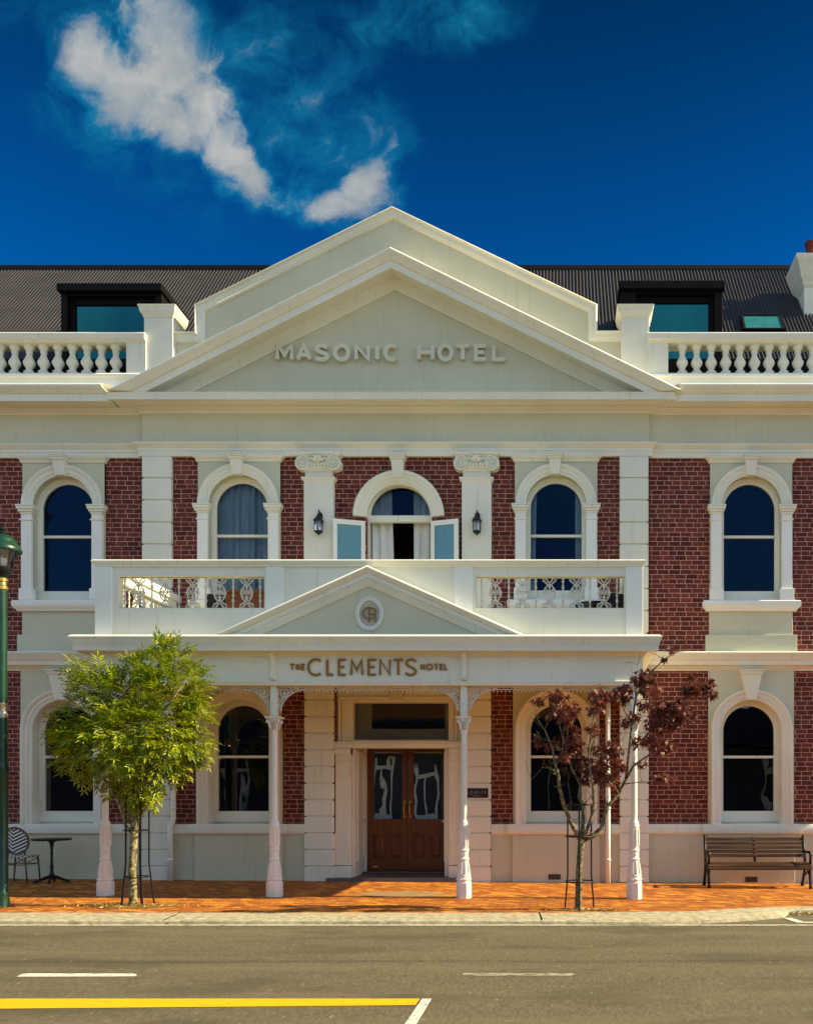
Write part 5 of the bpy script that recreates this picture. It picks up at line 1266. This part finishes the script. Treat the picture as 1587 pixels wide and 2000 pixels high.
m = MB(); m.lathe([(.125, L(1109)), (.165, L(1075))], lx_, ly_, 8, rot=R(22.5)); m.build('lantern_glass', LAMP_GLASS, lamp)
m = MB()
for i in range(8):
    a = R(22.5+45*i); m.tube([(lx_+.125*math.cos(a), ly_+.125*math.sin(a), L(1109)), (lx_+.165*math.cos(a), ly_+.165*math.sin(a), L(1075))], .007, 5)
m.build('glazing_bar', IRON, lamp)
m = MB(); m.lathe([(.245, L(1077)), (.25, L(1073)), (.235, L(1069)), (.20, L(1062)), (.185, L(1059)), (.18, L(1056)), (.15, L(1050)), (.10, L(1046)), (.05, L(1044)), (.035, L(1042))], lx_, ly_, 28); m.build('hood', GREEN, lamp, auto=50)
m = MB(); m.lathe([(.035, L(1043)), (.045, L(1041)), (.03, L(1038.5)), (.02, L(1037)), (.04, L(1034)), (.03, L(1031)), (.012, L(1029)), (.004, L(1026))], lx_, ly_, 14); m.build('finial', IRON, lamp, auto=50)
m = MB(); m.lathe([(.05, L(1108)), (.055, L(1100)), (.065, L(1094)), (.05, L(1090)), (.015, L(1088))], lx_, ly_, 14); m.build('bulb', PALE, lamp, smooth=True)

# ------------------------------------------------------------------ street trees
def guard(x, y, zt, rb, rt, rings, lab, n=4):
    zg = gz(x, y); t = thing('tree_guard', lab, 'tree guard', (x, y, zg), 'tree guards round the street trees')
    for i in range(n):
        a = R(28+360/n*i); m = MB()
        z2 = zg+(zt-zg)*.32
        m.tube([(x+rb*math.cos(a), y+rb*math.sin(a), zg-.02), (x+rt*math.cos(a), y+rt*math.sin(a), z2), (x+rt*math.cos(a), y+rt*math.sin(a), zt)], .012, 5); m.build('stake', IRON, t)
    for z in rings:
        m = MB(); r = rt; m.tube([(x+r*math.cos(2*math.pi*i/20), y+r*math.sin(2*math.pi*i/20), z) for i in range(21)], .010, 5); m.build('hoop', IRON, t)

def leaf_verts(mb, p, d, n, L_, W_, fold=.25):
    """one folded leaflet from p along d"""
    s_ = d.cross(n); s_.normalize()
    a = p; b = p+d*L_*.45+s_*W_/2+n*W_*fold; c = p+d*L_; e = p+d*L_*.45-s_*W_/2+n*W_*fold; mid_ = p+d*L_*.45
    mb.add([a, b, c, e, mid_], [(0, 4, 2, 1), (0, 3, 2, 4)])
def rv(): 
    while True:
        v = Vector((random.uniform(-1, 1), random.uniform(-1, 1), random.uniform(-1, 1)))
        if .05 < v.length < 1: return v.normalized()

TY = 12.45
tx = PX(259, TY); zg = gz(tx, TY)
ash = thing('ash_tree', 'young street tree with a rounded yellow-green leafy crown', 'tree', (tx, TY, zg))
q = lambda px, py, dy=0.0: Vector((PX(px, TY+dy), TY+dy, PZ(py, TY+dy)))
m = MB(); m.tube([(tx, TY, zg-.05), q(260, 1760), q(258, 1700), q(261, 1650), q(262, 1600), q(260, 1560), q(262, 1500, .05), q(268, 1440, .08), q(280, 1380, .1), q(300, 1330, .08), q(318, 1280, .03)],
              [.066, .058, .054, .052, .050, .044, .034, .026, .018, .012, .006], 10)
m.build('trunk', BARK, ash, smooth=True)
limbs = [[(258, 1628, 0), (245, 1612, -.05), (237, 1585, -.12), (225, 1555, -.2), (205, 1525, -.25), (185, 1490, -.3), (160, 1450, -.3)],
         [(264, 1618, 0), (277, 1590, .03), (280, 1560, .05), (298, 1520, .1), (330, 1470, .15), (355, 1420, .15)], [(259, 1580, 0), (248, 1560, -.05), (215, 1530, .1), (190, 1515, .25), (150, 1480, .4)],
         [(261, 1560, 0), (240, 1500, -.2), (220, 1440, -.3), (205, 1380, -.3), (190, 1340, -.2)], [(262, 1540, 0), (285, 1480, -.2), (310, 1420, -.3), (340, 1360, -.3), (370, 1320, -.2)],
         [(266, 1460, 0), (270, 1400, .3), (265, 1350, .4), (270, 1310, .3)], [(262, 1500, 0), (320, 1460, .4), (370, 1450, .5), (390, 1470, .4)]]
for lm in limbs:
    m = MB(); n = len(lm); m.tube([q(*p) for p in lm], [.026*(1-.8*i/(n-1)) for i in range(n)], 7); m.build('branch', BARK, ash, smooth=True)
blobs = [(328, 1268, 22, 0), (335, 1300, 34, 0), (300, 1308, 34, .05), (268, 1318, 34, .1), (160, 1318, 24, -.1), (205, 1338, 36, .1), (182, 1350, 30, -.1), (372, 1312, 24, 0), (365, 1345, 36, -.1), (240, 1368, 58, .0), (320, 1368, 58, .1), (180, 1400, 46, .1),
         (135, 1438, 34, 0), (188, 1445, 58, -.1), (262, 1440, 68, -.25), (262, 1430, 66, .3), (330, 1425, 58, -.1), (384, 1392, 24, 0), (372, 1455, 30, .1), (150, 1488, 32, .1), (220, 1505, 46, .1), (290, 1500, 44, -.1), (262, 1552, 24, 0), (345, 1478, 34, .1), (388, 1468, 14, .1),
         (278, 1540, 24, -.1), (120, 1415, 18, .1), (240, 1470, 40, -.45), (300, 1450, 40, -.4), (210, 1420, 38, -.4), (345, 1500, 16, 0), (300, 1560, 10, -.05)]
m = MB(); crown_c = q(262, 1430)
for (px, py, r, dy) in blobs:
    c = q(px, py, dy); rr = r*TY/F
    for _ in range(int(r*r*.042)+7):
        v = rv(); p = c+v*rr*random.uniform(.45, 1.0)
        out_ = (p-crown_c); out_.normalize()
        d = (out_*.8+v*.5+rv()*.55+Vector((0, 0, -.30))); d.normalize()
        nrm_ = (Vector((0, 0, 1))+rv()*.55); nrm_ = nrm_-d*nrm_.dot(d); nrm_.normalize()
        Lr = random.uniform(.10, .19); k = random.randint(3, 4); side = d.cross(nrm_)
        ll = random.uniform(.060, .118)
        for j in range(k):
            b = p+d*Lr*(j+.6)/k+Vector((0, 0, -.25))*Lr*(j/k)**2*.5
            for sg in (-1, 1):
                ld = (d*.55+side*sg*.9+rv()*.16); ld.normalize()
                leaf_verts(m, b, ld, (nrm_+rv()*.3).normalized(), ll, ll*.30)
        leaf_verts(m, p+d*Lr, (d+Vector((0, 0, -.2))).normalized(), nrm_, ll*1.1, ll*.32)
m.build('crown', ASH_LEAF, ash)
guard(PX(266, TY), TY, PZ(1512, TY), .235, .165, (PZ(1520, TY), PZ(1622, TY), PZ(1713, TY)), 'black iron guard round the trunk of the yellow-green tree', 5)

MY = 12.05
tx = PX(1130, MY); zg = gz(tx, MY)
maple = thing('maple_tree', 'sparse street tree with dark red leaves and bare mossy limbs', 'tree', (tx, MY, zg))
q2 = lambda zx, zy, dy=0.0: Vector((PX(1000+zx/2.7036, MY+dy), MY+dy, PZ(1240+zy/2.7036, MY+dy)))
m = MB(); m.tube([(tx, MY, zg-.05), q2(348, 1440), q2(350, 1360), q2(352, 1250), q2(358, 1160), q2(366, 1080)], [.058, .052, .049, .047, .046, .050], 10); m.build('trunk', MAPLE_BARK, maple, smooth=True)
ML = [([(366, 1095, 0), (335, 1040, -.04), (305, 985, -.08), (272, 900, -.12), (247, 800, -.16), (243, 740, -.18), (225, 680, -.2), (212, 600, -.22), (170, 500, -.25), (125, 435, -.25)], .036),
      ([(228, 690, -.2), (262, 620, -.22), (270, 560, -.24), (250, 480, -.28), (235, 400, -.3)], .016), ([(262, 620, -.22), (200, 560, -.1), (150, 560, -.05)], .010), ([(245, 740, -.18), (205, 705, -.1), (160, 700, 0), (105, 765, .05)], .012),
      ([(366, 1085, 0), (372, 1000, .1), (376, 900, .2), (352, 862, .25), (360, 790, .28), (320, 720, .3), (282, 620, .35), (290, 520, .4), (330, 430, .4)], .032), ([(360, 790, .28), (400, 700, .35), (420, 600, .35)], .014),
      ([(374, 1080, 0), (405, 1000, -.1), (424, 940, -.15), (430, 890, -.18), (425, 820, -.2), (402, 640, -.28), (415, 540, -.3), (430, 420, -.3), (470, 330, -.3)], .026), ([(402, 640, -.28), (445, 520, -.25), (450, 450, -.2)], .010),
      ([(372, 1085, 0), (430, 1060, .02), (470, 1020, .05), (500, 910, .08), (560, 840, .1), (600, 762, .12), (640, 690, .15), (740, 622, .2), (825, 560, .25)], .038),
      ([(600, 762, .12), (618, 600, .05), (632, 470, 0), (652, 330, -.05), (700, 230, -.1), (800, 130, -.12), (885, 82, -.15)], .022), ([(640, 610, .1), (700, 540, .2), (762, 480, .25), (860, 400, .3), (960, 290, .3), (1055, 255, .3)], .018),
      ([(860, 400, .3), (930, 440, .3), (940, 470, .3)], .008), ([(580, 790, .1), (680, 778, .05), (780, 772, 0), (840, 765, 0)], .008), ([(632, 470, 0), (590, 400, .1), (570, 340, .1)], .010), ([(652, 330, -.05), (640, 240, -.05), (625, 150, -.05)], .007),
      ([(652, 330, -.05), (660, 250, 0), (660, 160, .05)], .006), ([(560, 840, .1), (530, 780, -.1), (515, 700, -.2), (540, 600, -.25)], .012), ([(740, 622, .2), (720, 570, .3), (690, 500, .3)], .008), ([(500, 910, .08), (470, 800, .2), (450, 740, .25)], .010), ([(640, 690, .15), (690, 700, .1), (700, 680, .1)], .006)]
for pts, r in ML:
    n = len(pts); m = MB(); m.tube([q2(*p) for p in pts], [r*(1-.78*i/(n-1)) for i in range(n)], 7)
    for i in list(range(1, n))*2:                     # bare twigs
        if random.random() < .8:
            a = q2(*pts[i]); v = (rv()+Vector((0, 0, .7)))*random.uniform(.08, .2); m.tube([a, a+v*.5+rv()*.02, a+v], [r*.28, .004, .002], 5)
    m.build('branch', MAPLE_BARK, maple, smooth=True)
clumps = [(150, 350, 32, -.25), (230, 330, 55, -.25), (250, 400, 66, -.3), (320, 400, 46, .3), (460, 320, 50, -.3), (520, 330, 46, -.2), (440, 390, 40, -.3), (140, 560, 26, -.1), (200, 580, 36, -.15), (330, 560, 52, .3), (340, 620, 46, .3), (400, 690, 56, .3), (450, 740, 56, .25), (500, 660, 56, -.2),
          (540, 600, 46, -.25), (520, 770, 46, -.1), (440, 600, 36, .3), (700, 230, 55, -.1), (660, 240, 36, -.05), (720, 290, 64, 0), (600, 320, 32, .1), (690, 370, 46, 0), (790, 400, 64, .3), (880, 400, 62, .3), (760, 480, 56, .25), (860, 470, 62, .3), (930, 430, 50, .3), (980, 280, 54, .3), (1040, 260, 40, .3),
          (1060, 320, 34, .3), (930, 300, 40, .3), (780, 590, 56, .2), (830, 580, 32, .25), (720, 570, 44, .25), (660, 560, 34, .15), (800, 760, 34, 0), (765, 750, 18, 0), (690, 690, 18, .1), (835, 80, 22, -.15), (800, 130, 16, -.12), (950, 222, 20, .3), (580, 350, 34, .1), (330, 500, 30, .35), (420, 500, 38, -.25), (300, 470, 38, .35), (270, 650, 32, -.2), (600, 470, 30, .1), (640, 430, 30, 0), (560, 690, 38, -.15), (470, 610, 38, .2), (380, 770, 32, .3), (610, 280, 30, .1), (560, 300, 32, -.1)]
m = MB()
def maple_leaf(mb, p, d, nrm_, s_):
    sd = d.cross(nrm_); pts = []
    for k, (ang, ln) in enumerate(((-150, .30), (-105, .62), (-78, .30), (-52, .88), (-26, .36), (0, 1.05), (26, .36), (52, .88), (78, .30), (105, .62), (150, .30))):
        a = R(ang); pts.append(p+(d*math.cos(a)+sd*math.sin(a))*ln*s_+nrm_*(-.18*s_*ln*ln))
    mb.add([p]+pts, [(0, i, i+1) for i in range(1, 11)])
for (zx, zy, r, dy) in clumps:
    c = q2(zx, zy, dy); rr = r/2.7036*MY/F
    for _ in range(int(r*r*.0195)+7):
        v = rv(); p = c+Vector((v.x*1.1, v.y*1.2, v.z*.85))*rr*random.uniform(.25, 1.08)
        d = (v*.6+rv()*.6+Vector((0, 0, -.55))); d.normalize(); nn_ = Vector((0, -.25, .6))+rv()*.9; nn_ = nn_-d*nn_.dot(d); nn_.normalize()
        maple_leaf(m, p, d, nn_, random.uniform(.045, .088))
m.build('crown', MAPLE_LEAF, maple)
guard(PX(1131, MY), MY, PZ(1570, MY), .235, .19, (PZ(1572, MY), PZ(1634, MY), PZ(1722, MY)), 'black iron guard round the trunk of the red-leaved tree', 3)
for o in [o for o in bpy.data.objects if o.name.startswith('stake')]: pass

def litter(name, pts, mat, size):
    m = MB()
    for x, y in pts:
        d = Vector((random.uniform(-1, 1), random.uniform(-1, 1), random.uniform(-.1, .25))).normalized(); nn_ = (Vector((0, 0, 1))+rv()*.5); nn_ = (nn_-d*nn_.dot(d)).normalized()
        leaf_verts(m, Vector((x, y, gz(x, y)+random.uniform(.004, .02) if y > kby(x) else ZR+random.uniform(.006, .02))), d, nn_, size*random.uniform(.6, 1.3), size*.45, .35)
    o = m.build(name, mat); o['kind'] = 'stuff'; return o
pit = lambda cx, cy, n, sx, sy: [(random.gauss(cx, sx), random.gauss(cy, sy)) for _ in range(n)]
litter('fallen_leaves', pit(PX(262, TY), TY-.12, 420, .42, .11), LITTER, .05)
litter('fallen_leaves', pit(PX(1135, MY), MY-.06, 130, .32, .07), LITTER, .045)
litter('fallen_leaves', [(random.uniform(PX(1541, 12), PX(1900, 12)), random.triangular(11.75, 12.1, 12.05)) for _ in range(420)]+[(random.uniform(PX(1250, 11), PX(1541, 11.5)), 0) for _ in range(0)], LITTER, .05)
litter('fallen_leaves', [(x, TY-.2-.15*random.random()) for x in [PX(random.uniform(-5, 35), TY) for _ in range(30)]], LITTER, .04)
litter('fallen_leaves', [(random.uniform(PX(0, 13), PX(1300, 13)), random.uniform(11.75, 15.3)) for _ in range(90)], LITTER, .03)
for cx_, cy_, r1, r2 in ((PX(262, TY), TY-.10, .62, .24), (PX(1133, MY), MY-.06, .50, .14)):   # bare soil of the tree pits
    n = 40; vs = []
    for i in range(n):
        a = 2*math.pi*i/n; k = 1+.12*math.sin(3*a)+.08*math.sin(7*a+1); vs.append((cx_+r1*k*math.cos(a), max(11.75, cy_+r2*k*math.sin(a))))
    o = MB().add([(x, y, gz(x, y)+.004) for x, y in vs], [tuple(range(n))]).build('soil_patch', plain('soil', (.20, .12, .05), .95, 0, .4, 14)); o['kind'] = 'structure'

# ------------------------------------------------------------------ the shop across the street, seen only in the door glass
shop = thing('shop_building', 'dark shop with pale framed windows, mirrored in the glass of the hotel doors', 'shop', (-2, -14, 0))
m = MB(); m.box(-30, 26, -22, -14, -.2, 4.6); m.box(-30, 26, -14.3, -14.02, 4.5, 6.2); m.build('shop_wall', SHOP, shop)
m = MB(); m.box(-30, 26, -14, -12.9, 3.95, 4.1); m.box(-30, 26, -13.0, -12.9, 3.75, 4.3); m.build('verandah', SHOP, shop)
for x0, w_, h_ in ((-19, 2.0, 3.0), (-14.2, 1.6, 3.0), (-10.42, 1.02, 3.15), (-8.2, 1.36, 2.75), (-4.4, 2.0, 3.0), (-.6, 2.0, 3.0), (5.5, 2.2, 3.0), (11, 2.2, 3.0)):
    m = MB()
    m.box(x0, x0+.11, -14, -13.85, .0, h_+.5); m.box(x0+w_-.11, x0+w_, -14, -13.85, .0, h_+.5); m.box(x0+.11, x0+w_-.11, -14, -13.88, h_-.25, h_); m.box(x0+.11, x0+w_-.11, -14, -13.88, .05, .45); m.box(x0+w_/2-.05, x0+w_/2+.05, -14, -13.90, .45, h_-.25)
    m.build('shop_window', SHOP_TRIM, shop)
